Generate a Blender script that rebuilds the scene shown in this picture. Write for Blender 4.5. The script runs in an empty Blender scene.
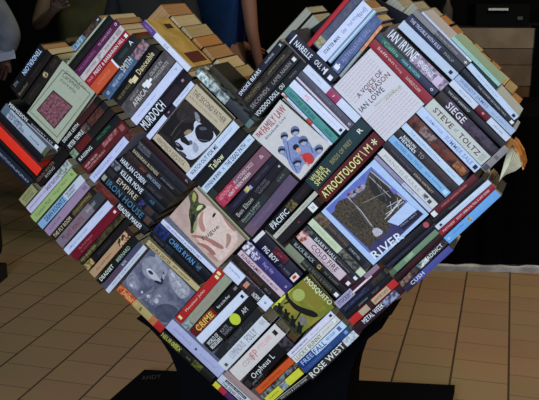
import bpy, math, random
from mathutils import Vector, Matrix
random.seed(7)
C = bpy.context.scene.collection
# ------------------------------------------------------------------ camera
W, H, FPX = 539, 400, 850.0
HOR, VPX = -25.0, 600.0
TH = math.atan((200 - HOR) / FPX)
PSI = math.atan((VPX - 269.5) / FPX * math.cos(TH))
sp, cp, st, ct = math.sin(PSI), math.cos(PSI), math.sin(TH), math.cos(TH)
FW = Vector((-sp * ct, cp * ct, -st)); RT = Vector((cp, sp, 0)); UP = RT.cross(FW)
def ray(px, py): return (FW * FPX + RT * (px - 269.5) + UP * (200 - py)).normalized()
D0 = 2.15; CAMH = 1.45
_r = ray(269, 190)
CAM = Vector((-_r.x * D0, -_r.y * D0, CAMH))
def on_y(px, py, Y=0.0):
    d = ray(px, py); return CAM + d * ((Y - CAM.y) / d.y)
def on_z(px, py, Z=0.0):
    d = ray(px, py); return CAM + d * ((Z - CAM.z) / d.z)
def at_depth(px, py, t):          # t = metres along the optical axis
    d = ray(px, py); return CAM + d * (t / d.dot(FW))
cam = bpy.data.cameras.new('camera'); cam.sensor_width = 36; cam.lens = 36 * FPX / W; cam.clip_end = 100
co = bpy.data.objects.new('camera', cam); C.objects.link(co)
co.matrix_world = Matrix((RT, UP, -FW)).transposed().to_4x4(); co.location = CAM
bpy.context.scene.camera = co
# ------------------------------------------------------------------ materials
def lin(c):
    c = c / 255.0
    return c / 12.92 if c <= .04045 else ((c + .055) / 1.055) ** 2.4
WHITE = [lin(v) for v in (202, 216, 248)]
def alb(c):
    # the colour a thing has, once the bluish daylight on the books is taken out
    lum = .3 * c[0] + .59 * c[1] + .11 * c[2]; k = .60 + .40 * min(1, lum / 150); c = tuple(v * k for v in c)
    return tuple(min(.86, max(.002, .80 * lin(v) / w)) for v, w in zip(c, WHITE)) + (1,)
MC = {}
def mat(c, c2=None, scale=60, rough=.5, spec=.16, raw=False, thr=(.42, .58)):
    key = (c, c2, scale, rough, raw, thr)
    if key in MC: return MC[key]
    m = bpy.data.materials.new('surface'); m.use_nodes = True
    nt = m.node_tree; b = nt.nodes['Principled BSDF']
    f = (lambda q: q + (1,)) if raw else alb
    b.inputs['Roughness'].default_value = rough
    b.inputs['Specular IOR Level'].default_value = spec
    tc = nt.nodes.new('ShaderNodeTexCoord')
    n = nt.nodes.new('ShaderNodeTexNoise'); n.inputs['Detail'].default_value = 3
    r = nt.nodes.new('ShaderNodeValToRGB')
    nt.links.new(tc.outputs['Object'], n.inputs['Vector']); nt.links.new(n.outputs['Fac'], r.inputs['Fac'])
    nt.links.new(r.outputs['Color'], b.inputs['Base Color'])
    a = f(c)
    if c2:
        n.inputs['Scale'].default_value = scale
        r.color_ramp.elements[0].position = thr[0]; r.color_ramp.elements[1].position = thr[1]
        r.color_ramp.elements[0].color = a; r.color_ramp.elements[1].color = f(c2)
    else:                        # faint handling wear
        n.inputs['Scale'].default_value = 90
        r.color_ramp.elements[0].position = .3; r.color_ramp.elements[1].position = .7
        r.color_ramp.elements[0].color = tuple(x * .90 for x in a[:3]) + (1,)
        r.color_ramp.elements[1].color = a
    MC[key] = m; return m
def page_mat(c):
    key = ('pages', c)
    if key in MC: return MC[key]
    m = bpy.data.materials.new('paper_edges'); m.use_nodes = True
    nt = m.node_tree; b = nt.nodes['Principled BSDF']; b.inputs['Roughness'].default_value = .9
    b.inputs['Specular IOR Level'].default_value = .1
    tc = nt.nodes.new('ShaderNodeTexCoord'); mp = nt.nodes.new('ShaderNodeMapping')
    mp.inputs['Scale'].default_value = (6, 6, 900)
    n = nt.nodes.new('ShaderNodeTexNoise'); n.inputs['Scale'].default_value = 1
    r = nt.nodes.new('ShaderNodeValToRGB'); a = alb(c)
    r.color_ramp.elements[0].position = .35; r.color_ramp.elements[1].position = .65
    r.color_ramp.elements[0].color = tuple(x * .72 for x in a[:3]) + (1,); r.color_ramp.elements[1].color = a
    nt.links.new(tc.outputs['Object'], mp.inputs['Vector']); nt.links.new(mp.outputs[0], n.inputs['Vector'])
    nt.links.new(n.outputs['Fac'], r.inputs['Fac']); nt.links.new(r.outputs['Color'], b.inputs['Base Color'])
    MC[key] = m; return m
CREAM = (180, 174, 152); TAN = (160, 130, 98); AGED = (158, 150, 124)
# ------------------------------------------------------------------ mesh helpers
class MB:
    def __init__(s): s.v = []; s.f = []; s.m = []; s.mats = []
    def mi(s, m):
        if m not in s.mats: s.mats.append(m)
        return s.mats.index(m)
    def face(s, pts, m):
        b = len(s.v); s.v += [tuple(p) for p in pts]; s.f.append(list(range(b, b + len(pts)))); s.m.append(s.mi(m))
    def box(s, x0, x1, y0, y1, z0, z1, m):
        b = len(s.v)
        s.v += [(x, y, z) for x in (x0, x1) for y in (y0, y1) for z in (z0, z1)]
        for q in ((0, 1, 3, 2), (4, 6, 7, 5), (0, 4, 5, 1), (2, 3, 7, 6), (0, 2, 6, 4), (1, 5, 7, 3)):
            s.f.append([b + i for i in q]); s.m.append(s.mi(m))
    def prism(s, pts, y0, y1, m):        # outline in xz, thickness along y
        b = len(s.v); n = len(pts)
        s.v += [(x, y0, z) for x, z in pts] + [(x, y1, z) for x, z in pts]
        s.f.append([b + i for i in range(n)]); s.m.append(s.mi(m))
        s.f.append([b + n + i for i in reversed(range(n))]); s.m.append(s.mi(m))
        for i in range(n):
            j = (i + 1) % n
            s.f.append([b + i, b + n + i, b + n + j, b + j]); s.m.append(s.mi(m))
    def build(s, name, parent=None, smooth=False):
        me = bpy.data.meshes.new(name); me.from_pydata(s.v, [], s.f)
        for m in s.mats: me.materials.append(m)
        me.polygons.foreach_set('material_index', s.m)
        if smooth: me.polygons.foreach_set('use_smooth', [True] * len(s.f))
        me.update()
        o = bpy.data.objects.new(name, me); C.objects.link(o)
        if parent: o.parent = parent
        return o
def tag(o, label=None, cat=None, group=None, kind=None):
    if label: o['label'] = label
    if cat: o['category'] = cat
    if group: o['group'] = group
    if kind: o['kind'] = kind
    return o
def empty(name, loc, rot=(0, 0, 0)):
    o = bpy.data.objects.new(name, None); C.objects.link(o); o.location = loc; o.rotation_euler = rot
    o.empty_display_size = .02; return o
# ---- lettering: a flat letter mesh, cached and fitted to its place
TC = {}
def letters(s, bold=True):
    k = (s, bold)
    if k in TC: return TC[k]
    cu = bpy.data.curves.new('lettering', 'FONT'); cu.body = s; cu.resolution_u = 2
    cu.offset = .010 if bold else 0.0; cu.space_character = 1.06
    ob = bpy.data.objects.new('lettering', cu); C.objects.link(ob)
    dg = bpy.context.evaluated_depsgraph_get()
    me = bpy.data.meshes.new_from_object(ob.evaluated_get(dg))
    vs = [tuple(v.co) for v in me.vertices]; fs = [list(p.vertices) for p in me.polygons]
    bpy.data.objects.remove(ob); bpy.data.curves.remove(cu); bpy.data.meshes.remove(me)
    xs = [v[0] for v in vs]; ys = [v[1] for v in vs]
    TC[k] = (vs, fs, min(xs), max(xs), min(ys), max(ys)); return TC[k]
def add_text(mb, s, x0, x1, zc, h, m, yf, bold=True):
    vs, fs, a, b, c, d = letters(s, bold)
    k = (x1 - x0) / (b - a); kz = h / (d - c)
    base = len(mb.v)
    for x, y, _ in vs:
        X = x0 + (x - a) * k; Z = zc - h / 2 + (y - c) * kz
        mb.v.append((X, yf(Z), Z))
    mi = mb.mi(m)
    for f in fs: mb.f.append([base + i for i in f]); mb.m.append(mi)
# ------------------------------------------------------------------ the books: records first, then fitted, then built
BOOKS = []
def rec(x0, y0, x1, y1, w, Y=0.0):
    a = on_y(x0, y0, Y); b = on_y(x1, y1, Y)
    dx, dy = x1 - x0, y1 - y0; L = math.hypot(dx, dy); nx, ny = -dy / L, dx / L
    mx, my = (x0 + x1) / 2, (y0 + y1) / 2
    q = on_y(mx + nx * w / 2, my + ny * w / 2, Y) - on_y(mx - nx * w / 2, my - ny * w / 2, Y)
    ax = Vector((b.x - a.x, b.z - a.z)); Lm = ax.length; ax /= Lm
    T = abs(ax.x * q.z - ax.y * q.x)
    return dict(c=Vector(((a.x + b.x) / 2, (a.z + b.z) / 2)), u=ax, L=Lm, T=T, Y=Y)
STACKS = []
def S(where, end, group, books):
    n = len(books)
    STACKS.append((where, end, group, books))
ORD = ['first', 'second', 'third', 'fourth', 'fifth', 'sixth', 'seventh', 'eighth', 'ninth', 'tenth', 'eleventh', 'twelfth', 'thirteenth', 'fourteenth', 'fifteenth', 'sixteenth', 'seventeenth']
def B(desc, x0, y0, x1, y1, w, col, c2=None, bands=(), texts=(), **k):
    return dict(desc=desc, px=(x0, y0, x1, y1, w), col=col, c2=c2, bands=bands, texts=texts, **k)
WT = (214, 222, 245); CR = (214, 200, 150); GY = (150, 155, 175); BLK = (22, 20, 26); DK = (30, 28, 36)
WB = (190, 205, 240); NV = (28, 32, 72)
def ZC(x0, y0, k):        # outlines measured on an enlarged view
    def f(*pts, m='s'): return [m] + [(x0 + a / k, y0 + b / k) for a, b in pts]
    return f
def SEG(z, a, b, w):       # a thin stroke
    dx, dy = b[0] - a[0], b[1] - a[1]; n = math.hypot(dx, dy); px, py = -dy / n * w / 2, dx / n * w / 2
    return z((a[0] + px, a[1] + py), (b[0] + px, b[1] + py), (b[0] - px, b[1] - py), (a[0] - px, a[1] - py), m='x')
def DISC(z, c, r, r2=None, n=12): return z(*[(c[0] + r * math.cos(k * 2 * math.pi / n), c[1] + (r2 or r) * math.sin(k * 2 * math.pi / n)) for k in range(n)], m='x')
S('upper-left dark stack', 'left', 'dark books at the upper left edge', [
 B('black spine lettered TENDERLOIN in pale blue', 42,47,12,90,9, BLK, texts=[('TENDERLOIN',.06,.62,0,.55,(170,200,245)),('PAGE',.80,.92,-.05,.35,(120,130,150))]),
 B('dark brown spine with thin gold script', 17,97,49,52,8, (30,24,22), texts=[('Butcher',.05,.33,0,.35,(120,115,100)),('SAINTS',.45,.75,.05,.3,(70,55,45))]),
 B('black brown spine with round cream emblem', 26,102,58,57,9, (36,30,26), emblem=(.62,0,.33,(170,165,130)), emblem2=(50,45,38), texts=[('HERITAGE',.12,.42,0,.3,(70,60,50)),('CLUB',.78,.95,0,.4,(80,70,58))]),
])
S('stack above cream cover', 'left', 'spines leaning above the cream cover', [
 B('narrow spine with blue and brown photograph', 73,50,100,18,7, (40,38,44), (95,70,60), sc=120, bands=[(0,.42,-.5,.5,(80,115,150),(130,160,190)),(.88,1,-.5,.5,(40,45,60))], texts=[('W',.90,.97,0,.4,WT)]),
 B('thin pale grey green spine', 67.5,63,105,17,4, (150,162,150), texts=[('SUMMER NOTEBOOK',.05,.5,0,.35,(70,80,80))]),
 B('plain black spine', 70.5,68,111,17,8, (24,26,24), texts=[('NIGHT LINE',.1,.5,0,.3,(50,60,50))]),
 B('purple spine with faint lilac lettering', 76.5,73.5,117.5,21.5,8, (96,36,88), texts=[('THE DARKENING',.05,.45,0,.4,(150,90,150)),('PJ HARVEST',.55,.86,0,.4,(175,140,180)),('o',.93,.97,0,.4,(210,190,210))]),
 B('off white spine with grey print', 82,78.5,122,27.5,7.5, (178,174,188), bands=[(.38,.56,-.4,.4,(140,135,150),(190,185,200)),(.85,.95,-.3,.3,(150,140,150))], texts=[('LIVING THERE',.1,.35,0,.35,(130,125,140)),('BOOK OF LIFE',.58,.82,0,.35,(120,115,130))]),
 B('crimson spine with white capitals', 87,83.5,127.5,33,8.5, (170,30,52), bands=[(.93,.98,-.3,.2,(230,225,235))], texts=[('PRIEST & BARBARIAN HILL',.20,.90,0,.5,(235,215,225)),('TALES',.04,.16,0,.35,(215,150,160))]),
 B('half orange half slate spine', 93.5,88.8,135,37.5,11, (196,84,52), bands=[(.50,.53,-.5,.5,WT),(.53,1,-.5,.5,(36,42,48))], texts=[('DOWNPOUR',.12,.40,0,.3,(215,120,90)),('HIDDEN',.62,.8,0,.3,(70,95,100)),('A',.86,.92,.1,.4,WT)]),
 B('blue spine with pale vertical lettering', 105,97,146,42,9.5, (62,88,134), (75,105,150), bands=[(.72,1,-.5,.5,(80,90,120),(165,120,130))], texts=[('BELLE VISTA',.20,.44,0,.34,(175,190,215)),('SMITH',.46,.68,.25,.75,(190,200,205)),('o',.05,.1,0,.35,(170,190,220))]),
 B('black spine with cream script and pale figure', 116.5,103,156,48,10.5, (26,24,22), bands=[(.40,.50,-.35,.15,(205,195,165)),(.36,.42,-.1,.3,(190,180,150))], texts=[('Danceable',.55,.92,0,.6,(200,190,155)),('THE QUIET MOLE',.06,.34,0,.36,(130,120,80))]),
 B('broad charcoal spine lettered AFRICA with white continent', 125,112.5,170,55,16, (78,77,84), (92,90,98), bands=[(.47,.55,-.22,.22,(225,228,240)),(.53,.60,-.08,.10,(225,228,240)),(.44,.49,-.02,.25,(225,228,240))], texts=[('AFRICA',.16,.44,-.14,.36,(195,198,205)),('HEART OF',.18,.36,.24,.16,(150,150,155)),('OLIVE IN',.62,.86,.2,.22,(160,162,170)),('MARGUERITE',.62,.92,-.14,.22,(160,162,170))]),
 B('plain pale blue white spine', 133,122,179,65,8.5, (184,198,240), texts=[('the white tiger letters',.1,.5,0,.25,(150,165,215)),('Y',.9,.95,0,.3,(120,135,180))]),
 B('navy spine with one bold white word', 142,129,189,73.5,13, (26,22,34), bands=[(.50,.78,-.35,.3,(48,32,52)),(.86,.9,-.1,.1,(160,120,140))], texts=[('MURDOCH',.03,.47,.02,.8,(235,238,248))]),
 B('blue white spine with dark middle section', 149,137,193,83,7.5, (186,200,240), bands=[(.40,.60,-.5,.5,(38,32,62)),(.46,.49,-.1,.15,(200,110,150))], texts=[('sea change',.64,.92,0,.3,(140,155,200))]),
])
S('', '', 'books along the left lobe slope', [
 B('purple and white spine along the sloping edge of the left lobe', 142.5,22.5,189,70,6.5, (192,206,240), bands=[(0,.26,-.5,.5,(96,66,160))], texts=[('ALIX',.46,.56,0,.5,(130,140,160)),('SUNSHINE',.05,.2,0,.3,(150,130,200))], side=((158,138,74),(176,154,98),20), sidepatch=(.72,.93,(104,40,30)), dep=.128, rec=.001)])
S('', '', 'books along the left lobe slope', [
 B('grey blue marbled spine running into the notch of the heart', 196,71,251,126,8.5, (84,94,106), (160,180,190), sc=70, bands=[(.05,.22,-.4,.4,(110,135,145),(190,215,220)),(.56,.95,-.5,.5,(52,58,70)),(.93,1,-.5,.5,(90,120,125))], texts=[('GUN',.08,.2,.2,.3,(215,230,235))])])
S('', '', 'books along the left lobe slope', [
 B('dark olive cloth board lying behind the marbled grey spine', 206,68,240,101,9, (50,46,28), (66,58,36), sc=30, rec=.03, dep=.1, side=(44,40,26))])
S('notch stack', 'left', 'black spines in the notch', [
 B('black spine with blue white capitals', 237,98,282,43,8, (28,30,46), texts=[('SMOKE BEARS',.03,.50,0,.5,(200,215,235)),('HORNE',.62,.8,0,.3,(150,165,190)),('x',.93,.97,0,.35,WT)]),
 B('black spine with brown gold lettering', 242,104,289,49,7.5, (30,28,28), (60,52,36), sc=80, texts=[('MACHINES',.08,.4,0,.4,(120,110,70)),('JAMES DARK',.55,.9,0,.3,(130,120,85))]),
 B('black spine with grey serif capitals and white mark', 248.5,110,295,57,8.5, (32,32,36), bands=[(.92,.97,-.25,.2,(215,215,225))], texts=[('SECONDS',.05,.42,0,.46,(140,140,145)),('LAMB NAIRN',.50,.88,0,.42,(135,135,140))]),
 B('black spine lettered VOODOO DOLL in bold white', 255,116.5,302,64,8, (24,26,30), texts=[('VOODOO DOLL',.02,.48,0,.62,(235,240,240)),('OU',.52,.6,0,.55,(220,225,225)),('SWAN',.72,.85,0,.3,(110,110,120))]),
])
S('', '', 'books at the top of the notch', [
 B('navy spine with hand drawn white capitals beside the notch', 288,35,334.5,80.5,12, (24,24,60), bands=[(.09,.11,-.45,.5,WT),(.89,.96,-.3,.1,WT),(.8,.82,-.3,.3,WT)], texts=[('NARELLE',.16,.50,0,.5,(240,240,245)),('OU, M',.58,.80,0,.5,(235,235,240))])])
S('', '', 'books at the top of the notch', [
 B('thin grey board edge under the navy spine', 285,42,305.5,63,2.2, (92,90,92), dep=.1)])
S('top right-lobe stack', 'left', 'spines at the top of the right lobe', [
 B('thin red spine', 308.4,44.4,352,-7,4, (190,30,48)),
 B('slate blue spine with olive patch', 315.5,47,362,-7,8.5, (64,76,120), (90,96,120), sc=50, bands=[(.02,.17,-.5,.5,(150,150,125),(120,125,100)),(.22,.8,-.35,.35,(92,96,116),(72,84,126))]),
 B('broad blue white spine with navy lettering', 322,56,367.5,4.5,13, (190,205,246), texts=[('STARTER MAN',.08,.40,.02,.3,(50,55,100)),('Grace',.47,.55,.05,.35,(120,135,190)),('Fred Wilson',.6,.82,.05,.28,(120,135,190)),('(and)',.8,.95,-.1,.5,(95,110,165),0)]),
 B('narrow light blue spine', 328.5,62,374.5,10.5,4.2, (130,165,205), bands=[(0,1,-.1,.15,(195,215,240))]),
 B('mid blue spine with white bird mark', 335,69.5,378,18,9.5, (78,96,152), (90,110,165), bands=[(.03,.1,-.2,.35,(220,228,245)),(.07,.13,-.05,.1,(220,228,245))], texts=[('ALTERNATIVE GIRL',.18,.8,0,.42,(128,142,195))]),
 B('orange topped grey spine', 341,77.5,383,26.5,6, (128,146,160), bands=[(.52,1,-.5,.5,(205,150,118),(185,125,95))], texts=[('THE BACKROADS',.1,.5,0,.3,(180,190,190))]),
])
S('stack left of pale cover', 'right', 'spines between the notch and the pale cover', [
 B('white spine with square pink patch', 305.5,68,358.5,121,9, (190,206,240), bands=[(.44,.64,-.5,.5,(165,60,110))], texts=[('J',.52,.55,0,.3,(230,180,200)),('LETTERS',.1,.3,0,.25,(170,185,220))]),
 B('grey mauve spine', 299.5,73,351,126,7, (86,88,112), texts=[('THE WANDERER',.3,.6,0,.4,(120,122,145)),('MEMOIR',.65,.8,0,.3,(120,122,145)),('o',.93,.97,0,.4,(190,190,210))]),
 B('thin pale lilac spine', 296,77.5,347,129,3, (194,190,218)),
 B('white spine with faint pink lettering', 291.5,82.5,343,132,9, (196,210,244), bands=[(.94,.98,-.2,.2,(35,35,50))], texts=[('ME',.26,.36,0,.6,(230,150,175),0),('a true story of growing up',.45,.9,0,.22,(165,175,210),0)]),
 B('teal spine with dark lettering', 285.5,89,335.5,141,8, (70,145,150), texts=[('NATURE OF PURE',.08,.58,0,.45,(42,88,110)),('HELEN',.78,.92,0,.35,(40,95,110))]),
 B('pale spine with red square in the middle', 281.5,95.5,330.5,146,7.5, (182,198,236), bands=[(0,.1,-.5,.5,(140,110,110),(210,190,190)),(.50,.61,-.5,.5,(205,60,50))], texts=[('ESCAPE',.15,.4,0,.2,(150,165,205)),('LIONS',.75,.92,0,.3,(150,120,190))]),
])
S('stack above pale cover', 'bottom', 'spines above the pale dotted cover', [
 B('crimson spine with pale script', 372,42,429,100,9.5, (160,40,60), texts=[('Saffron',.10,.38,.08,.3,(225,190,200),0),('Turing',.4,.52,-.02,.3,(210,160,170),0),('DANIELLE CLARK',.60,.84,0,.32,(220,190,195),0)]),
 B('dark teal spine with green lettering', 379,36.5,436,93.5,8.5, (52,84,100), bands=[(.08,.34,-.4,.3,(60,120,100),(52,84,100)),(.72,1,-.5,.5,(55,60,100))], texts=[('Callie',.12,.36,0,.5,(110,180,150),0),('MARK BOWDEN',.42,.72,0,.42,(120,180,205)),('o',.91,.95,0,.35,(210,220,240))]),
 B('broad grey spine with bold white capitals', 386,30,444,87,13.5, (84,78,88), bands=[(.46,1,-.5,.5,(120,105,140),(160,150,180)),(.84,.93,-.45,.35,(190,180,215))], texts=[('IAN IRVINE',.06,.51,.06,.80,(240,242,248)),('VENGEANCE',.55,.80,0,.5,(240,235,250))]),
 B('plain light blue white spine with black mark', 400,24,453.5,76,8.5, (172,192,226), bands=[(.89,.94,-.2,.2,(30,34,60))]),
 B('navy spine with pale serif capitals', 408,17,461,69.5,9, (38,48,92), bands=[(.62,1,-.5,.5,(36,40,56))], texts=[('THE TROUBLE WITH RULE',.05,.60,.02,.42,(180,190,220)),('PHILIP',.68,.85,0,.3,(130,140,160))]),
 B('dull grey spine', 414.5,11,467,63,7.5, (125,128,138), bands=[(.4,1,-.5,.5,(92,94,104))], texts=[('AFTER THE FALL OF STONE',.35,.8,0,.3,(150,155,165)),('+',.93,.98,0,.5,(220,222,235))]),
 B('narrow pale lilac spine', 422,12,470,60,5.5, (176,188,228), bands=[(.9,1,-.5,.5,(200,210,230))]),
])
S('', '', 'books at the right lobe edge', [
 B('slim pale teal spine on the upper right edge of the heart', 451.5,38,499,86,6, (140,186,188), texts=[('a history of swimming',.3,.8,0,.3,(80,130,140))])])
S('long right-hand stack', 'top', 'spines of the long right hand stack', [
 B('blue white spine with small black print', 468.5,65,516.5,118.5,7, (176,200,236), bands=[(.92,.97,-.3,.2,(30,34,60))], texts=[('a place in the sun by me',.15,.6,0,.25,(110,130,180))]),
 B('charcoal spine with fine pale print', 462.5,70,512.5,123.5,7, (44,46,58), bands=[(.93,.98,-.3,.3,(215,220,235))], texts=[('THE SUMMER BETWEEN TWO',.3,.84,0,.34,(140,150,175))]),
 B('light blue spine with violet blue capitals', 456.5,76.5,513.5,133,8.5, (152,176,216), texts=[('WENDY JAMES',.06,.55,0,.55,(98,120,185)),('out of silence',.62,.88,0,.3,(120,140,190))]),
 B('pale spine with dark red square', 451,81.5,508.5,139.5,7.5, (186,202,232), bands=[(.44,.66,-.5,.5,(110,18,40)),(.54,.57,-.1,.2,(220,120,130))], texts=[('ROSETTA',.15,.36,0,.25,(130,145,190)),('secrets',.75,.9,0,.25,(120,135,180))]),
 B('near-black spine with tiny white capitals', 445.5,89,503,145,7.5, (32,30,38), bands=[(.5,1,-.5,.5,(46,44,54))], texts=[('THE LAST WEREWOLF',.06,.42,0,.34,(180,185,200))]),
 B('dark spine lettered SIEGE in pale serif', 440,95,495,152,11.5, (44,40,48), (80,66,96), sc=50, bands=[(0,.12,-.5,.5,(56,48,44))], texts=[('SIEGE',.17,.47,0,.68,(200,205,225)),('SIMON KERN',.62,.9,0,.3,(90,80,100))]),
 B('off white spine hand lettered in brown', 429,102.5,485.5,160,12.5, (180,192,198), bands=[(.9,.97,-.3,.3,(160,172,180))], texts=[('STEVE',.10,.42,0,.42,(100,52,48)),('of',.45,.5,.05,.35,(80,150,160),0),('TOLTZ',.54,.88,0,.42,(90,42,42))]),
 B('blue white spine with slate blue letters', 420,110.5,477,169,9.5, (174,198,240), bands=[(.93,.98,-.25,.25,(40,44,60))], texts=[('SUBMITTER',.12,.4,0,.3,(130,150,205)),('SUMMER SALE',.45,.9,0,.5,(118,140,200))]),
 B('rust red spine with orange mottling', 412,118.5,466,174.5,10, (70,36,42), (120,62,44), sc=45, bands=[(.18,.42,-.4,.4,(70,50,60),(140,125,130)),(.80,.98,-.35,.35,(125,80,55),(170,110,60))], texts=[('RED DUST',.2,.4,0,.45,(150,120,120))]),
 B('sky white spine with thin lettering', 404.5,126.5,460,182.5,7.5, (178,202,236), texts=[('THE GOLDEN SOLUTION',.12,.62,0,.36,(120,150,205)),('faber',.75,.9,0,.3,(140,165,210))]),
 B('dark grey spine with bold white name', 398,133,454.5,188.5,9.5, (52,50,54), bands=[(.5,.92,-.5,.5,(74,56,62),(58,52,58))], texts=[('RANULPH',.1,.30,.22,.32,(240,242,245)),('FIENNES',.08,.34,-.18,.36,(240,242,245)),('TO',.38,.46,0,.5,(150,150,160),0)]),
 B('clear light blue spine', 391.5,139,447,194.5,8.5, (118,168,222), bands=[(.92,.98,-.3,.3,(170,205,240))], texts=[('FEATHERS AND TRACK',.08,.55,0,.42,(80,120,190)),('quiet morning',.6,.88,0,.3,(80,120,185))]),
 B('near-black spine with gold print', 386,144,441,200.5,8.5, (48,46,60), texts=[('the horse dealers daughter',.12,.50,0,.28,(110,105,120)),('SONYA HARTNETT',.52,.85,0,.3,(170,160,140))]),
 B('ivory grey spine with wide spaced capitals', 380,151,435,207,8.5, (192,200,212), bands=[(.78,.86,-.3,.3,(70,80,90),(170,180,190)),(.88,.93,-.3,.2,(80,85,95))], texts=[('MANDELBARRE',.08,.72,0,.42,(148,156,172),0)]),
])
S('', '', 'books beside the racing photograph cover', [
 B('slim violet grey spine touching the cover lettered RIVER', 375.2,156.5,431,211.5,4, (138,138,182), bands=[(.5,1,-.5,.5,(175,190,228))], texts=[('A JOURNEY BY WATER',.3,.7,0,.4,(110,110,160))])])
S('', '', 'books at the right lobe edge', [
 B('short grey spine with dark square patches at the right tip', 483,170.5,507,147.5,7.5, (132,132,142), bands=[(.02,.22,-.4,.4,(78,80,98)),(.5,.62,-.3,.3,(84,82,92),(110,110,120))])])
S('stack below right tip', 'top', 'spines under the right tip', [
 B('dark red spine with white square', 433,214,476,176.5,8, (112,30,44), bands=[(.0,.09,-.5,.3,(225,225,240))], texts=[('CHARLES DICKENS LIBRARY',.22,.8,0,.28,(190,120,125))]),
 B('black spine with tiny white print', 434.5,222,483,180,7.5, (26,24,30), texts=[('Darkroom',.32,.5,0,.3,(110,110,120))]),
 B('blue white spine with black mark', 436,228.5,489.5,181.5,7, (184,204,236), bands=[(.06,.10,-.25,.2,(34,34,44))], texts=[('the sweetest goodbye',.3,.7,0,.25,(150,170,210))]),
 B('scarlet spine with white capitals', 440.5,234,494,186.5,7, (168,34,58), texts=[('MATTHEW',.06,.28,0,.35,(230,190,195)),('SCOTT, SHERLOCK, FULL & LAST GOOD',.32,.92,0,.4,(235,210,215))]),
 B('bright sky blue spine with gold badge', 447,240,498,192.5,9.5, (96,158,228), emblem=(.46,0,.26,(190,170,120)), emblem2=(120,100,80), texts=[('the bridge',.15,.35,.1,.22,(60,115,200)),('o',.03,.07,0,.3,(180,215,245))]),
])
S('dark stack below RIVER', 'top', 'spines below the racing photograph', [
 B('black spine with dull red ball', 381,263.5,431,220.5,9, (30,24,34), emblem=(.9,0,.42,(180,85,95)), texts=[('BEFORE THE MUSIC FADES',.1,.6,0,.3,(60,55,80))]),
 B('navy spine with faint violet lettering', 385.5,269,434.5,226.5,6.5, (32,34,62), texts=[('THE GARDEN OF LAST DAYS',.05,.5,.0,.3,(70,80,120))]),
 B('soft green spine with paler patch', 390.5,274.5,437,231.5,8, (106,140,118), bands=[(.32,.5,-.35,.4,(140,165,145),(120,150,130)),(0,.1,-.5,.5,(86,112,100))]),
 B('plain maroon black spine', 395,280,441,236,7.5, (56,18,28), bands=[(.3,.6,-.5,.5,(76,22,34))]),
 B('multicoloured spine with slanting white letters', 399.5,286,445.5,241,7.5, (44,42,60), (90,70,70), sc=90, bands=[(.0,.25,-.4,.4,(140,110,100),(70,60,60)),(.4,.6,-.4,.4,(70,110,100),(200,215,220))], texts=[('ADDICT',.6,.92,0,.6,(225,235,240))]),
 B('violet blue spine with pale lettering', 405,290.5,451,248,7, (78,86,176), bands=[(0,.22,-.5,.5,(48,48,84))], texts=[('CUSH',.14,.42,.1,.6,(200,205,235))]),
])
S('dark stack beside MOSQUITO', 'top', 'spines right of the green cover', [
 B('lilac and maroon spine with white swoosh', 337,306.5,380,267.5,8.5, (70,24,44), bands=[(0,.38,-.5,.5,(150,150,192)),(.3,.8,-.25,-.02,(215,205,225)),(.7,1,-.1,.5,(140,120,150))], texts=[('STOCKING',.04,.36,0,.55,(70,60,110))]),
 B('navy spine with pale blue print', 341,312.5,385,272.5,8, (30,34,66), bands=[(.5,.62,-.3,.4,(60,80,130),(36,40,66)),(.72,.95,-.5,.5,(64,60,48),(44,44,50))], texts=[('LOST AND FOUND',.08,.5,0,.34,(80,100,160))]),
 B('black spine with small slanting capitals', 345.5,318,390,277.5,7, (26,26,36), texts=[('JONATHAN',.3,.5,0,.4,(130,135,150)),('FROST',.6,.75,0,.4,(100,105,120))]),
 B('red spine with two cream panels', 350,323,396.5,281,8, (200,48,46), bands=[(.22,.40,-.42,.42,(165,155,138)),(.40,.50,-.5,.5,(70,35,40)),(.50,.84,-.42,.42,(176,162,142))], texts=[('LAWYER DAYS',.52,.82,0,.4,(120,80,75))]),
 B('maroon black spine with bold white capitals', 355.5,330.5,403,287.5,9, (58,24,44), bands=[(.62,.9,-.4,.45,(70,80,120),(140,150,190))], texts=[('METAL WEEK',.20,.62,.12,.6,(235,240,245))]),
])
S('pair above the RIVER cover', 'upper left', 'large hardbacks above the racing photograph', [
 B('dark teal hardback lettered WILBUR SMITH in gold', 309,186.5,366,122.5,16.5, (36,66,76), texts=[('WILBUR',.06,.28,.2,.34,(205,205,130)),('SMITH',.06,.30,-.18,.36,(205,205,130)),('BIRDS OF PREY',.38,.74,0,.30,(140,140,90)),('R',.86,.92,0,.3,(215,220,220))], label='dark teal hardback with gold author capitals above the wine red spine'),
 B('wine red hardback lettered ATROCITOLOGY', 321.5,196.5,378.5,137,14.5, (108,24,32), texts=[('ATROCITOLOGY',.03,.70,-.02,.58,(235,225,150)),('\\',.72,.75,0,.6,(220,200,150)),('M',.78,.85,0,.55,(220,200,150)),('*',.89,.95,0,.5,(225,215,190))], label='wine red hardback spine lettered ATROCITOLOGY in large cream capitals'),
])
S('trio left of RIVER', 'left', 'spines left of the racing photograph', [
 B('black spine lettered PACIFIC in slab capitals', 267.5,231.5,310,184,10.5, (24,22,26), bands=[(.50,.66,-.45,.35,(120,110,70),(50,45,30))], texts=[('THE',.1,.2,.22,.25,(225,230,240)),('PACIFIC',.10,.48,-.08,.58,(235,238,245)),('BLOOD',.72,.92,0,.3,(80,40,40))]),
 B('narrow pale grey spine', 274,237.5,316,192.5,4.5, (170,176,174), texts=[('a long walk home again',.1,.8,0,.3,(110,115,120))]),
 B('black spine with white square near its top', 280,241.5,318.5,202,8.5, (36,30,40), bands=[(.80,.93,-.45,.5,(215,220,232))], texts=[('R',.5,.54,0,.25,(180,60,60)),('||',.85,.89,0,.4,(60,60,80))]),
])
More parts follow.
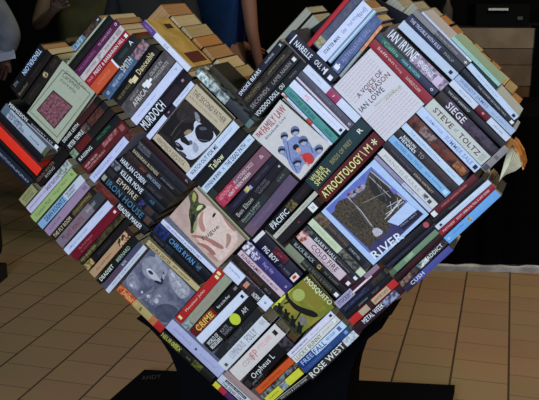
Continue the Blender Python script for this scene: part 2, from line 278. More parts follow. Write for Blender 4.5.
S('stack lower-left of RIVER', 'right', 'spines leaning on the racing photograph', [
 B('grey brown spine with worn tan print', 317,216,366.5,267.5,8.5, (62,58,70), bands=[(0,.2,-.5,.5,(84,70,62),(120,100,84)),(.6,.95,-.5,.5,(36,38,50))], texts=[('JOSEPH THOMAS',.2,.6,0,.42,(128,106,84)),('JOURNEY WELL',.64,.86,0,.35,(150,160,180))]),
 B('pale green spine ending in dark photograph', 310,221,362,274,7.5, (182,200,180), bands=[(.56,.9,-.5,.5,(50,52,56),(110,110,110)),(.9,1,-.5,.5,(186,205,190))], texts=[('LONELINESS',.08,.5,0,.4,(150,175,160),0)]),
 B('slate spine with pale grey capitals', 304.5,228,357,280.5,8, (46,50,60), bands=[(0,.14,-.5,.5,(100,100,104),(50,50,60)),(.93,.98,-.25,.25,WT)], texts=[('BARRY HALL',.20,.60,0,.55,(190,200,215)),('pulling punches',.62,.85,0,.28,(130,140,160))]),
 B('pink white spine lettered COLD FIRE', 299,233.5,351.5,286,12.5, (192,178,198), bands=[(0,.14,-.5,.5,(160,70,70),(200,180,180)),(.84,1,-.5,.5,(66,22,38)),(.92,.97,-.25,.15,WT)], texts=[('COLD FIRE',.24,.72,.1,.5,(60,50,66),0),('KATE HARDWICK',.3,.7,-.3,.2,(140,125,160),0)]),
 B('black spine with doubled grey title', 291.5,240.5,344.5,291,8, (30,30,36), emblem=(.52,0,.36,(170,150,90)), emblem2=(60,50,40), texts=[('BLACK BLACK',.06,.42,0,.55,(150,170,180)),('PAT BONNET',.62,.88,0,.35,(120,125,125))]),
 B('olive black spine with grey green head', 286.5,246,338.5,297,8.5, (44,46,40), bands=[(0,.3,-.5,.5,(122,134,118)),(.92,.98,-.3,.25,WT)], texts=[('WAR & PEACE & SONYA',.30,.86,0,.45,(110,116,110))]),
])
S('', '', 'books left of the green cover', [
 B('slim grey spine beside the navy spine with a red patch', 266.5,230.5,306,270,3, (112,112,106))])
S('stack left of MOSQUITO', 'right', 'spines left of the green cover', [
 B('navy spine with red patch lettered PIG BOY', 257.5,235,298,278.5,14.5, (34,28,56), bands=[(0,.07,-.5,.5,(200,205,225)),(.36,.66,-.02,.5,(120,26,44),(60,24,50)),(.7,.85,-.5,.5,(44,46,66)),(.9,1,-.4,.2,(215,205,215)),(.92,.97,-.25,.05,(190,50,60))], texts=[('PIG BOY',.22,.56,-.24,.34,(232,235,245)),('J.C. BURKE',.62,.86,-.24,.24,(110,115,150)),('o.k.',.45,.58,.24,.16,(220,70,80))]),
 B('violet spine with white starburst', 244.5,244.5,289,290,10.5, (66,62,140), bands=[(0,.16,-.5,.5,(200,205,225),(70,66,130))], emblem=(.25,0,.42,(205,205,230)), emblem2=(66,62,140), texts=[('Nury Vitt',.42,.64,0,.5,(150,145,205)),('o',.92,.95,0,.25,(190,190,220))]),
 B('pink grey spine lettered FUN & GAMES in maroon', 238.5,252.5,282,295.5,6.5, (190,174,198), texts=[('FUN&GAMES',.06,.50,0,.6,(110,36,60)),('DAVID MICHIE',.54,.88,0,.4,(90,80,120))]),
 B('black spine with burnt orange lettering', 234,257.5,277,300,8, (36,28,30), texts=[('TOM MURPHY',.12,.66,0,.45,(110,74,44),0),('ARC 21',.72,.85,0,.3,(120,120,130))]),
 B('white spine with dark portrait photograph', 226,266.5,270,308.5,12.5, (192,206,240), bands=[(.36,.62,-.5,.5,(34,30,40),(70,52,56),60),(.62,.8,-.5,.5,(30,30,38)),(.42,.5,-.2,.3,(180,130,120))], texts=[('ill be seeing',.05,.3,.12,.2,(110,130,200),0),('NORM',.64,.78,-.1,.4,(215,220,235)),('o',.88,.92,.05,.16,(40,40,50))]),
])
S('stack below face portrait', 'left', 'spines below the face portrait', [
 B('white spine with black italic capitals', 189.5,176,236.5,123.5,9, (182,202,236), texts=[('WATCH OUT FOR ME',.06,.60,0,.50,(52,58,84)),('JOHANNA MAY',.64,.92,0,.3,(130,150,200),0)]),
 B('black spine lettered Tallow in cream', 197,184,243.5,131,10, (22,24,32), bands=[(.55,.82,-.45,.45,(28,36,62),(22,26,36))], texts=[('Tallow',.30,.56,0,.62,(226,218,190))]),
 B('blue white spine with navy title', 203.5,191,252,137,8.5, (176,200,234), texts=[('STEPHEN M IRWIN',.04,.36,0,.5,(50,58,90)),('x',.40,.44,0,.4,(110,130,170)),('THE DEAD PATH',.47,.86,0,.58,(44,52,84)),('H',.92,.96,0,.3,(120,130,160))]),
 B('plain black spine', 210.5,197,257.5,143,9, (28,28,32), bands=[(0,.12,-.5,.5,(50,58,56))]),
 B('rose and mauve spine with white capitals', 219,203.5,266.5,151,14.5, (126,88,112), bands=[(0,.36,-.5,.5,(172,48,82),(186,70,100))], texts=[('ASTRONOMY',.05,.32,.18,.32,(220,140,165)),('IN A MOTHERS CIRCLE',.36,.74,.18,.28,(200,180,200)),('KENT WREN MARIN',.18,.62,-.2,.26,(235,205,220)),('&',.86,.92,0,.3,(190,165,185))]),
 B('dark violet spine with yellow figure', 228,212.5,274,158,9, (38,32,58), bands=[(.38,.46,-.2,.4,(190,180,90),(140,140,150)),(.46,.50,-.3,.2,(140,150,200))], texts=[('A MILLION LITTLE LIES',.1,.38,0,.3,(84,80,130)),('FIRST THINGS',.6,.86,0,.3,(90,84,110))]),
 B('black violet spine with rounded grey name', 234.5,219,280.7,164.5,9, (32,28,42), texts=[('Ben Elton',.06,.38,-.02,.55,(170,176,176),0),('LOVE CAGE',.48,.70,.2,.3,(110,106,124)),('REMIXED',.5,.72,-.25,.3,(110,106,124)),('o',.94,.97,0,.25,WT)]),
 B('green grey spine with two lines of pale print', 240.5,225.5,287,170.5,8.5, (48,58,62), bands=[(.55,.8,-.5,.5,(46,42,50))], texts=[('Dennis Lehane',.06,.42,.15,.34,(150,168,168),0),('moonlight mile',.08,.40,-.25,.26,(130,145,150),0),('C W H',.8,.92,.0,.3,(130,130,140))]),
 B('broad dull mauve spine', 247.5,233,294,178,12, (100,86,124), bands=[(0,.15,-.5,.5,(112,92,120))], texts=[('FAREWELL STRANGER',.15,.55,0,.26,(126,112,140))]),
])
S('black middle-left stack', 'top', 'black thrillers in the middle left', [
 B('dark oxblood spine', 142.5,138,190,184.5,7, (52,28,32), texts=[('THE SLEEPING DOLL',.3,.75,0,.4,(84,34,40)),('o.',.9,.96,0,.3,(160,150,150))]),
 B('slate spine with stacked grey title', 137,143,184.5,190,8.5, (38,42,54), texts=[('THE BROKEN',.02,.26,.2,.34,(120,128,145)),('SHADOW',.04,.28,-.2,.34,(110,118,135)),('IRENE',.6,.8,0,.3,(60,62,74))]),
 B('black spine with tan capitals', 131.5,148.5,179,195.5,7.5, (32,30,34), texts=[('BARBARIAN BUSINESS',.04,.56,0,.48,(176,170,150)),('JOHN HARVEST',.62,.88,0,.35,(120,130,150))]),
 B('brown black spine with orange and blue print', 126,153,173.5,200,7.5, (44,34,38), bands=[(.02,.4,-.5,.5,(66,44,42),(44,36,40))], texts=[('JANET',.3,.42,0,.4,(160,90,60)),('SPIN SCHOOL',.46,.74,0,.45,(130,165,205))]),
 B('black spine with bold white double name', 119.5,158,168,206,8, (24,26,32), texts=[('HARLAN COBEN',.03,.52,0,.62,(235,240,248)),('LONG LOST',.58,.86,0,.4,(90,95,105))]),
 B('black spine lettered KILLER MOVE', 113.5,164,162,212,8.5, (22,26,38), bands=[(0,.14,-.45,.45,(120,130,150),(60,66,84)),(.68,.85,-.5,.5,(26,40,64))], texts=[('KILLER MOVE',.18,.60,0,.64,(225,240,245)),('AB',.76,.84,0,.4,(60,120,150))]),
 B('black spine lettered EMPIRE in sand serif', 108,170,156.5,218.5,8.5, (24,24,34), bands=[(.02,.16,-.4,.3,(54,52,62)),(.66,.74,-.5,.4,(60,70,150),(30,30,60)),(.78,.92,-.4,.4,(74,58,56))], texts=[('EMPIRE',.22,.60,0,.68,(190,184,172),0)]),
 B('black spine lettered IRON HOUSE in steel blue', 102.5,176.5,151.5,225.5,10, (20,26,38), bands=[(.02,.08,-.3,.3,(140,150,140)),(.86,.96,-.3,.4,(90,70,60))], texts=[('IRON HOUSE',.12,.82,-.02,.68,(76,124,164))]),
 B('black spine with brick red head', 97,184,146.5,232.5,8.5, (28,28,36), bands=[(0,.40,-.5,.5,(116,46,42),(90,40,40))], texts=[('MAGIC',.1,.3,0,.4,(160,70,60)),('READER MAKER',.44,.90,0,.6,(230,235,242))]),
])
S('stack right of cream cover', 'left', 'spines right of the cream cover', [
 B('dark red spine with white author capitals', 61,144,99.5,97.5,8, (28,24,26), bands=[(.45,.88,-.5,.5,(72,30,34))], texts=[('DENISE LEITH',.06,.45,0,.5,(215,218,225))]),
 B('dark spine with bold white author capitals', 66,150,105.5,104,8, (36,30,36), bands=[(.42,.55,-.5,.5,(110,90,90),(60,50,50)),(.58,.9,-.5,.5,(70,40,38),(100,60,50))], texts=[('PETER TEMPLE',.06,.42,0,.55,(220,225,230))]),
 B('dark spine with green foot', 71.4,156.5,112,110.5,8, (34,36,38), bands=[(0,.12,-.5,.5,(130,150,130),(100,120,100)),(.15,.45,-.5,.5,(110,32,34)),(.5,.95,-.5,.5,(40,30,30))]),
 B('black spine with green lettering', 76.8,162.5,118.5,117.5,8, (26,32,36), texts=[('RAISING',.05,.35,0,.45,(205,212,225)),('MACBETH',.5,.8,.1,.35,(60,130,90))]),
 B('broad maroon spine with rose lettering', 84,170.5,126,124.5,12, (104,32,42), bands=[(.5,.84,.02,.42,(130,60,68),(160,110,115)),(.88,.96,-.2,.3,(150,90,90))], texts=[('UNDER THE SUN',.05,.34,.1,.2,(215,170,175)),('THE LETTERS OF BRUCE C',.06,.48,-.2,.18,(200,150,155))]),
 B('periwinkle white spine with brown head', 91.5,180,132,132,8.5, (176,188,236), bands=[(.86,1,-.5,.5,(72,34,34),(110,60,50))], texts=[('FREEDMAN',.06,.5,0,.4,(124,136,190),0),('paths',.6,.8,0,.3,(140,150,200),0)]),
])
S('pale left-edge stack', 'top', 'pale spines at the left edge', [
 B('short olive cream spine', 21.5,203,34.5,187.5,10, (136,142,106), texts=[('AFFAIRS',.15,.85,.15,.25,(90,95,70),0),('STONE',.2,.8,-.2,.25,(90,95,70),0)]),
 B('lilac white spine with black capitals', 28.5,210.5,70,162.5,8, (172,176,214), bands=[(.74,1,-.5,.5,(110,124,128),(160,175,178))], texts=[('JOHN JACKSON LEE',.04,.42,0,.25,(110,115,160)),('GHOST PLATOON',.44,.74,0,.45,(44,40,70))]),
 B('sage green spine with script lettering', 32.5,219.5,74,171.5,9, (140,166,112), texts=[('Constant Mark',.08,.44,0,.45,(96,120,84),0),('Nigel Hart',.52,.84,0,.4,(100,125,90),0),('o',.92,.96,0,.3,(60,80,60))]),
 B('blue spine with heavy navy capitals', 39.5,227,82.5,178,8.5, (118,158,206), bands=[(.60,1,-.5,.5,(176,190,218))], texts=[('DEAN KOONTZ',.14,.58,0,.62,(34,54,104)),('THE DARKEST',.63,.84,.18,.3,(40,46,70)),('EVENING',.64,.8,-.2,.3,(40,46,70))]),
 B('plain lilac spine', 46.5,233,87.5,184,9, (144,126,164), texts=[('ROSE BLOOMS',.08,.35,0,.3,(115,98,140),0),('III',.9,.96,0,.4,(90,70,130))]),
 B('black spine with stone capitals', 52.5,238,93.5,190.5,6.5, (38,32,28), bands=[(.5,.93,-.4,.4,(96,86,48),(70,62,38))], texts=[('THE FLY ROOM',.03,.44,0,.6,(196,184,160)),('J JONAS HARTLAND',.5,.9,0,.3,(150,140,90))]),
 B('mauve grey spine with red title LAST MINUTE', 58.5,244.5,102,194.5,10.5, (122,112,134), bands=[(.76,1,-.5,.5,(62,68,80))], texts=[('LAST MINUTE',.16,.56,-.05,.45,(150,48,66),0),('THE',.1,.15,.15,.3,(80,60,90)),('BANQUIST',.66,.86,0,.36,(160,164,172))]),
 B('blue white spine with thin violet print', 65.5,252,109,204,7, (178,192,232), texts=[('EMILIO GAUTHIER',.08,.5,0,.28,(140,150,200)),('pass',.76,.84,0,.25,(160,170,210))]),
 B('crimson spine with white publisher mark', 72.5,258,116,210,9, (130,22,48), bands=[(.93,.97,-.15,.15,(220,200,210))], texts=[('The First Marked',.16,.46,.15,.24,(190,110,130),0),('a novel',.16,.4,-.2,.2,(170,90,110),0)]),
 B('narrow olive black spine', 79,263.5,121,216.5,6, (48,46,34), (84,78,50), sc=70, texts=[('FRED BONE PARK',.05,.4,0,.4,(150,140,100))]),
 B('black spine with cream foot', 85.5,268.5,128,222,8, (30,28,34), bands=[(0,.17,-.5,.5,(166,150,104),(120,100,60))], texts=[('DEAN BARTLETT',.3,.6,0,.3,(70,66,80))]),
 B('tan spine with dark picture at its head', 91,275,130,230,9.5, (166,138,112), bands=[(.68,.92,-.5,.4,(60,40,36),(190,160,130)),(.92,1,-.5,.5,(60,36,40))], texts=[('the wild heart',.12,.5,0,.28,(130,104,84),0)]),
 B('black spine with mint capitals', 98,283,136.5,239,7.5, (24,32,34), texts=[('DEADSET',.06,.40,0,.6,(214,228,222)),('BERNARD',.50,.82,0,.55,(150,175,170))]),
 B('dull violet blue spine', 103,287.5,140,243.5,6.5, (80,84,122), bands=[(.1,.5,-.3,.3,(98,72,100))], texts=[('BOYS',.52,.62,0,.5,(190,200,220))]),
 B('slim ice white spine', 106.8,291.8,145,246.5,5.5, (180,192,220), texts=[('WEST OF THE MOON AND SUN',.15,.85,0,.3,(130,140,175))]),
])
S('left-tip stack', 'top', 'spines at the left tip', [
 B('black spine with white italic capitals', 9,103.5,57.5,148.5,6, (26,26,34), bands=[(.40,1,-.45,-.25,(160,170,190)),(.92,.98,-.2,.4,WT)], texts=[('PERMISSION',.02,.38,0,.66,(220,226,236)),('ROBERT LEE',.46,.88,.1,.3,(160,165,180))]),
 B('grey white spine with blue title', 3,107.5,47,153,9, (150,166,192), bands=[(0,.12,-.5,.5,(90,112,140)),(.93,1,-.5,.5,(90,100,70))], texts=[('GENTLEMEN',.12,.42,.16,.3,(72,92,130)),('OF THE SEA',.16,.5,-.18,.3,(80,100,140)),('boating',.62,.82,0,.22,(70,95,160))]),
 B('plain black spine', -2,115,41,160,7, (22,24,34)),
 B('glowing vermilion spine', -10,122,39,172,11.5, (255,52,36), bands=[(0,1,.34,.5,(90,36,36))]),
 B('thin jet black spine', -8,134,35,179,5, (18,18,22)),
 B('navy spine with scattered pale flecks', -8,145,31,184,9, (30,38,62), bands=[(.1,.95,-.1,.15,(34,42,66),(120,130,150),260)], texts=[('NEMESIS',.25,.5,.0,.25,(90,105,130))]),
])
S('', '', 'books at the left edge', [
 B('black spine with tan and white print under the vermilion spine', 37.5,182.5,66.5,149,11.5, (26,22,24), texts=[('COLIN WATER',.04,.62,.16,.28,(140,110,95),0),('RISING',.25,.55,-.2,.28,(160,165,165),0)])])
S('trio above bird cover', 'top', 'spines above the moonlit cover', [
 B('slim white spine with blue print', 161.5,221,214,271.5,5, (184,198,236), texts=[('LIFE WITHOUT A SAFETY NET',.08,.75,0,.4,(90,105,170))]),
 B('black spine with blue capitals', 156,226.5,208,278,10.5, (20,24,38), bands=[(0,.22,-.5,.5,(34,56,140),(20,28,70)),(.76,.84,-.2,.4,(70,110,150),(30,40,60))], texts=[('CHRIS RYAN',.26,.72,.08,.5,(88,148,210))]),
 B('black spine with small grey print', 150,233,201,283.5,8, (22,24,30), bands=[(.28,.42,-.3,.5,(34,60,76),(20,30,40))], texts=[('STRIKE BACK DOG',.06,.26,0,.3,(90,90,110))]),
])
S('', '', 'books around the moonlit cover', [
 B('x', 147,242,197.5,289,7, (172,162,126), texts=[('DOUBLE DEXTER',.06,.46,0,.62,(96,50,44)),('JEFF LINDSAY',.50,.82,0,.5,(60,66,50))], label='cream spine with dark red capitals running above the moonlit cover')])
S('', '', 'books around the moonlit cover', [
 B('red and cream spine under the lower edge of the moonlit cover', 118,287.5,161.5,330,7.5, (158,148,104), bands=[(0,.36,-.5,.5,(176,62,44),(196,110,70)),(.84,1,-.5,.5,(190,40,44)),(.72,.84,-.5,.5,(176,110,70))], texts=[('CANDLE LIT',.1,.42,0,.45,(214,190,120)),('&',.48,.53,0,.5,(90,80,50))])])
S('lower middle stack', 'left', 'spines in the lower middle', [
 B('scarlet spine with white script', 177,321.5,221,271.5,9, (192,40,44), bands=[(.05,.09,-.2,.3,(220,215,160)),(.86,.90,-.3,.2,(220,215,160)),(.92,.96,-.2,.3,(220,215,160))], texts=[('Monsieur Jules',.2,.62,0,.42,(235,190,190),0)]),
 B('grey green spine with blue foot', 184.5,327.5,227.5,278.5,9.5, (136,148,136), bands=[(.0,.14,-.45,.45,(96,118,130),(140,160,168))], texts=[('SYDNEY BRIDGE UPS',.2,.8,0,.42,(158,128,134),0)]),
 B('maroon spine with yellow title and black head', 192,333.5,237.5,286,9, (112,32,38), bands=[(.12,.46,-.45,.45,(170,90,40),(120,36,40)),(.5,1,-.5,.5,(26,26,30)),(.92,.98,-.1,.2,(120,120,130))], texts=[('CRIME',.10,.44,-.02,.66,(222,190,100)),('Rain on the River',.56,.82,0,.3,(220,222,230),0)]),
 B('plain white spine with black dot', 198.5,341,244,294,8.5, (192,208,240), bands=[(.92,.96,-.2,.2,(30,30,44))]),
 B('black spine with large lime apple', 207,348.5,252.5,302,12.5, (24,24,28), emblem=(.62,.05,.5,(176,196,60)), bands=[(.04,.28,-.42,.42,(46,46,50))], texts=[('WORLD OF',.05,.27,.2,.36,(230,235,235)),('BESIEGERS',.05,.27,-.2,.34,(225,230,230)),('KATE',.33,.47,.15,.3,(130,135,150)),('THOMPSON',.33,.5,-.2,.26,(130,135,150)),('AM',.76,.86,0,.4,(190,195,205))]),
 B('charcoal spine with dim grey capitals', 217,357,259.5,311,9, (40,44,50), texts=[('DAVID WISHART',.3,.62,.1,.36,(84,92,100)),('WHITE MURDER STONE',.2,.8,-.25,.3,(76,84,92))]),
 B('thick white spine with thin lilac capitals', 222.5,366,266,320,12.5, (190,202,222), bands=[(.05,.10,-.3,.0,(90,96,110)),(.9,.98,-.1,.3,(170,178,196))], texts=[('LUMINOUS',.22,.52,.05,.6,(140,144,178),0),('FOLLY',.58,.78,.05,.62,(120,124,150),0)]),
 B('broad ivory spine with red and lilac letters', 234,376,280,329,15, (196,198,208), bands=[(.88,.94,-.1,.25,(40,40,50))], texts=[('COPIES',.22,.44,.05,.36,(160,150,160),0),('FP',.40,.52,.05,.55,(214,110,110),0),('LITTLE DOVE',.56,.82,.12,.3,(205,150,175),0)]),
 B('black spine lettered Orpheus in white', 245.5,386.5,289.5,340,12, (24,22,26), bands=[(.84,1,-.5,.5,(80,70,90),(30,26,36),80),(.02,.1,-.3,.3,(60,56,52))], texts=[('Orpheus L',.18,.66,.08,.62,(228,230,232),0),('JANE HART',.1,.34,-.3,.24,(130,130,140))]),
 B('orange spine', 257,392,290.5,361,7, (204,86,36), texts=[('ANNA PIGNATARO',.12,.7,0,.3,(160,60,30))]),
 B('black spine with grey photograph patches', 261.5,397.5,294.5,366.5,5, (48,50,54), (120,130,140), sc=70),
 B('lime green spine with slate patch', 266.5,402,301,371.5,9, (190,196,60), bands=[(.42,.60,-.5,.5,(84,104,124),(140,155,165))], texts=[('FOREVER',.1,.35,0,.25,(130,136,50))]),
 B('charcoal spine with grey capitals', 271,406,308,377.5,6, (44,46,50), bands=[(0,1,.38,.5,(170,172,170))], texts=[('WATSON & SONS PAPER',.25,.95,0,.42,(170,172,176))]),
])
S('pale lower-right stack', 'left', 'pale spines at the lower right', [
 B('ice white spine with magenta print', 289,356,332.5,313.5,7.5, (196,204,238), bands=[(.92,.97,-.2,.2,(34,30,60))], texts=[('UNACCUSTOMED EARTH',.06,.42,0,.3,(120,60,130)),('jhumpa',.5,.68,0,.3,(170,150,200))]),
 B('cream white spine lettered LUCKY BUNNY', 293.8,361.5,338,318.5,8, (198,206,214), bands=[(.88,.98,-.4,.4,(170,182,200),(210,214,225))], texts=[('LUCKY BUNNY',.04,.62,0,.62,(104,104,92),0),('Jill Dawson',.66,.86,0,.35,(140,144,150),0)]),
 B('light blue spine lettered FREE FALL in royal blue', 299,366.5,344,324,8.5, (180,206,244), bands=[(0,.32,-.5,.5,(38,66,156)),(.86,.92,-.3,.3,(90,110,180))], texts=[('FREE',.06,.30,0,.66,(150,185,235)),('FALL',.34,.58,0,.72,(36,62,150)),('NICOLAI',.62,.8,.1,.4,(96,130,205))]),
 B('royal blue spine', 303.8,371.5,349,329.5,6.5, (44,82,160), bands=[(.9,.96,-.3,.3,(110,150,210))], texts=[('AN UNSPOKEN TRUTH',.1,.6,0,.3,(84,120,190))]),
 B('slate spine with big jagged white capitals', 309.5,377.5,356,333,8.5, (60,54,66), bands=[(.76,1,-.5,.5,(150,165,190),(190,205,220))], texts=[('ROSE WEST',.03,.74,.05,.78,(226,228,226))]),
])
S('lower-left edge pair', 'right', 'spines along the lower left edge', [
 B('lilac white spine with small dot', 169,324.5,220.5,373.5,11.5, (156,166,214), bands=[(.5,.53,-.08,.12,(50,50,90))], texts=[('QUIET AS THE DAWN',.1,.42,0,.22,(130,140,192),0),('in translation',.6,.88,0,.2,(135,145,196),0)]),
 B('black spine with lime letters', 160.5,333.5,212.5,380.5,7.5, (30,30,24), bands=[(.22,.34,-.4,.4,(130,140,50),(60,66,30)),(.62,.78,-.45,.45,(96,106,40),(60,66,36))], texts=[('NEUROSEX',.02,.38,.05,.6,(170,172,90)),('luck',.5,.58,0,.3,(120,120,100))]),
])
S('bottom-tip stack', 'right', 'spines at the bottom tip', [
 B('dusty pink spine', 226,374.5,270,413,7, (150,132,138)),
 B('white spine with black title band', 219.5,377,262,415,9.5, (178,190,214), bands=[(.12,.6,.1,.4,(28,28,36))], texts=[('ADRIAN MCKINTY',.14,.58,.25,.18,(200,205,215)),('THE DEAD YARD',.1,.6,-.2,.3,(70,74,90))]),
 B('purple spine with yellow and red foot', 213.5,383.5,258,424,5.5, (84,50,110), bands=[(0,.12,-.5,.5,(190,190,50)),(.12,.26,-.5,.5,(190,46,70))]),
])
# covers that face the viewer
S('', '', 'covers turned to the front', [
 B('cream face out cover with maroon square above the left tip', 43.5,87.2,75.6,119.3,63, (152,164,154), flat=1, label='cream face-out book with a maroon square picture in a thin frame', art=[
  ([(29,111),(62.5,69),(91,94),(57,138)],(112,124,118)), ([(30.2,111),(62.7,70.6),(89.6,94.2),(57,136.4)],(152,164,154)),
  ([(36.5,110),(53.3,90),(73,106.5),(54.5,129)],(40,30,34)), ([(37.6,110),(53.5,91.5),(71.6,106.6),(54.3,127.3)],(88,38,54),(150,104,122),150)],
  texts=[('Caramelo',63,74,80,88,5,(70,78,78),0),('Sandra City',66,72,86,89,4,(90,98,96),0),('novela',61,79,76,92,4,(96,104,100),0)])])
S('', '', 'covers turned to the front', [
 B('face portrait', 173,111.5,208.5,147.2,70, (172,166,148), flat=1, label='stone coloured face-out book with a black and white close-up of a face', art=[
  ([(155,134),(184,97.5),(221,131.5),(191,168)],(22,20,24),(34,30,32),60)]+(lambda z: [
  (z((150,92),(178,88),(208,118),(216,150),(204,172),(172,182),(140,170),(128,140)),(40,35,36),(62,54,54),70),
  (z((118,262),(140,246),(165,234),(190,222),(206,206),(202,182),(214,166),(230,180),(262,196),(288,216),(302,246),(286,262),(256,285),(236,305),(212,326),(190,334),(168,322),(150,305),(132,288)),(190,200,228),(168,180,210),130),
  (z((206,128),(222,140),(232,165),(226,182),(212,168),(208,148)),(150,158,178),(90,92,104),200),
  (SEG(z,(108,232),(132,196),4),(96,84,80)),(SEG(z,(132,196),(158,168),4),(84,74,72)),(SEG(z,(158,168),(188,156),3),(74,66,66)),(SEG(z,(118,250),(150,206),3),(70,62,62)),
  (z((160,218),(182,204),(198,210),(186,224),(168,230)),(156,138,118),(120,104,92),200),
  (z((206,202),(230,180),(262,190),(288,216),(284,246),(258,262),(232,260),(214,240)),(18,18,22),(34,36,46),140),
  (z((226,196),(250,194),(262,206),(244,210),(228,208)),(84,90,110)),(SEG(z,(222,246),(270,256),3),(90,98,122)),
  (z((146,240),(166,232),(176,248),(192,262),(184,276),(164,264),(150,256)),(32,30,40)),(z((182,252),(196,250),(200,266),(190,272)),(92,98,122)),
  (z((112,262),(134,256),(152,272),(164,290),(150,296),(130,282)),(24,22,28)),(z((126,262),(138,264),(148,276),(138,276)),(120,124,146)),
  (z((138,292),(160,300),(178,318),(164,324),(146,308)),(66,70,90)),(z((202,256),(216,264),(226,288),(212,308),(198,288)),(142,152,182)),
  (z((60,215),(78,226),(96,236),(112,252),(104,262),(82,246),(62,232)),(52,46,46))])(ZC(145,80,4.168))+[
  ([(184,94.5),(196.5,84),(234,121),(222,133)],(172,166,150)),([(148,138),(156.5,131.5),(165,140),(176,151),(193,166.5),(184,176)],(172,166,150))],
  texts=[('THE SECOND FATHER',194,91.5,225.5,121.5,5.8,(88,66,62),0),('A NOVEL OF CHICAGO LIFE',190,96,217,122,2,(120,110,105),0),('VERONICA ESPOSITA',157.5,138,184.5,164.5,4.4,(96,84,80),0),('a novel',161,145,176,160,2,(120,110,105),0)])])
S('', '', 'covers turned to the front', [
 B('family law', 275.6,158,306,120.7,67, (188,192,204), flat=1, label='pale grey face-out book with blue hooded figures and a child in red', art=(lambda z: [
  (z((132,212),(146,204),(158,214),(170,200),(186,190),(206,194),(216,210),(238,206),(252,222),(262,246),(276,230),(300,238),(300,262),(276,276),(264,304),(246,314),(226,306),(214,330),(204,352),(186,344),(164,314),(154,286),(136,272),(122,262),(128,244),(146,238)),(112,130,184),(126,144,198),140),
  (SEG(z,(156,216),(168,286),3),(70,84,136)),(SEG(z,(168,286),(196,340),3),(70,84,136)),(SEG(z,(206,196),(212,226),3),(74,88,140)),(SEG(z,(150,250),(158,290),2.5),(76,90,142)),(SEG(z,(252,236),(262,262),3),(74,88,140))]
  +[t for (cx, cy, r) in ((143,192,16),(188,170,19),(132,250,16),(222,212,20),(197,300,18),(288,245,17)) for t in (
   (DISC(z,(cx,cy),r,r*1.1),(100,118,172)),(DISC(z,(cx+2,cy+r*.45),r*.62,r*.5),(150,158,190)),
   (z((cx-r*1.0,cy+r*.1),(cx-r*.2,cy-r*.45),(cx+r*.95,cy-r*.35),(cx+r*.9,cy+r*.2),(cx+r*.1,cy+r*.1),(cx-r*.8,cy+r*.6),m='x'),(28,30,52)))]
  +[(DISC(z,(192,238),13),(30,28,38)),(DISC(z,(204,250),11),(196,150,140)),
   (z((216,270),(236,258),(258,266),(268,286),(262,306),(244,308),(230,300),(220,286)),(206,58,58)),(SEG(z,(218,268),(206,276),5),(206,58,58)),(SEG(z,(236,300),(246,318),6),(190,140,130)),(SEG(z,(226,280),(236,300),2),(140,40,48))])(ZC(250,90,4.168)),
  texts=[('THE',257,136.5,262,132,4.5,(170,70,80)),('FAMILY LAW',263,131,284,107,7.5,(188,78,84),0),('Elizabeth Lou',266,138.5,285,117,2.4,(110,120,160),0)])])
S('', '', 'covers turned to the front', [
 B('voice', 358.5,114.3,397,75.9,77.5, (190,202,222), (184,182,200), sc=420, flat=1, label='pale dotted face-out book with dark red and navy capitals in the right lobe', art=[],
  texts=[('A VOICE OF',357.5,96.5,381.5,71.5,5,(112,50,64)),('REASON',369.5,92,389,73.5,5.4,(120,48,62)),('IAN LOWE',360,110.5,383,88.3,5.8,(36,44,76)),('REFLECTIONS ON',375,106,394,89.5,2.2,(128,140,70),0),('AUSTRALIA',386,100,401,86,2.4,(128,140,70),0)]
  +[('the future is not what it used to be we can choose',337+q*2.5,86+q*2.4,367+q*2.3,53+q*2.5,1.25,(176,118,146),0) for q in range(0,8)]
  +[('the future is not what it used to be we can choose',383-q*2.35,137-q*2.3,418-q*2.6,102-q*2.4,1.25,(176,118,146),0) for q in range(0,8)])])
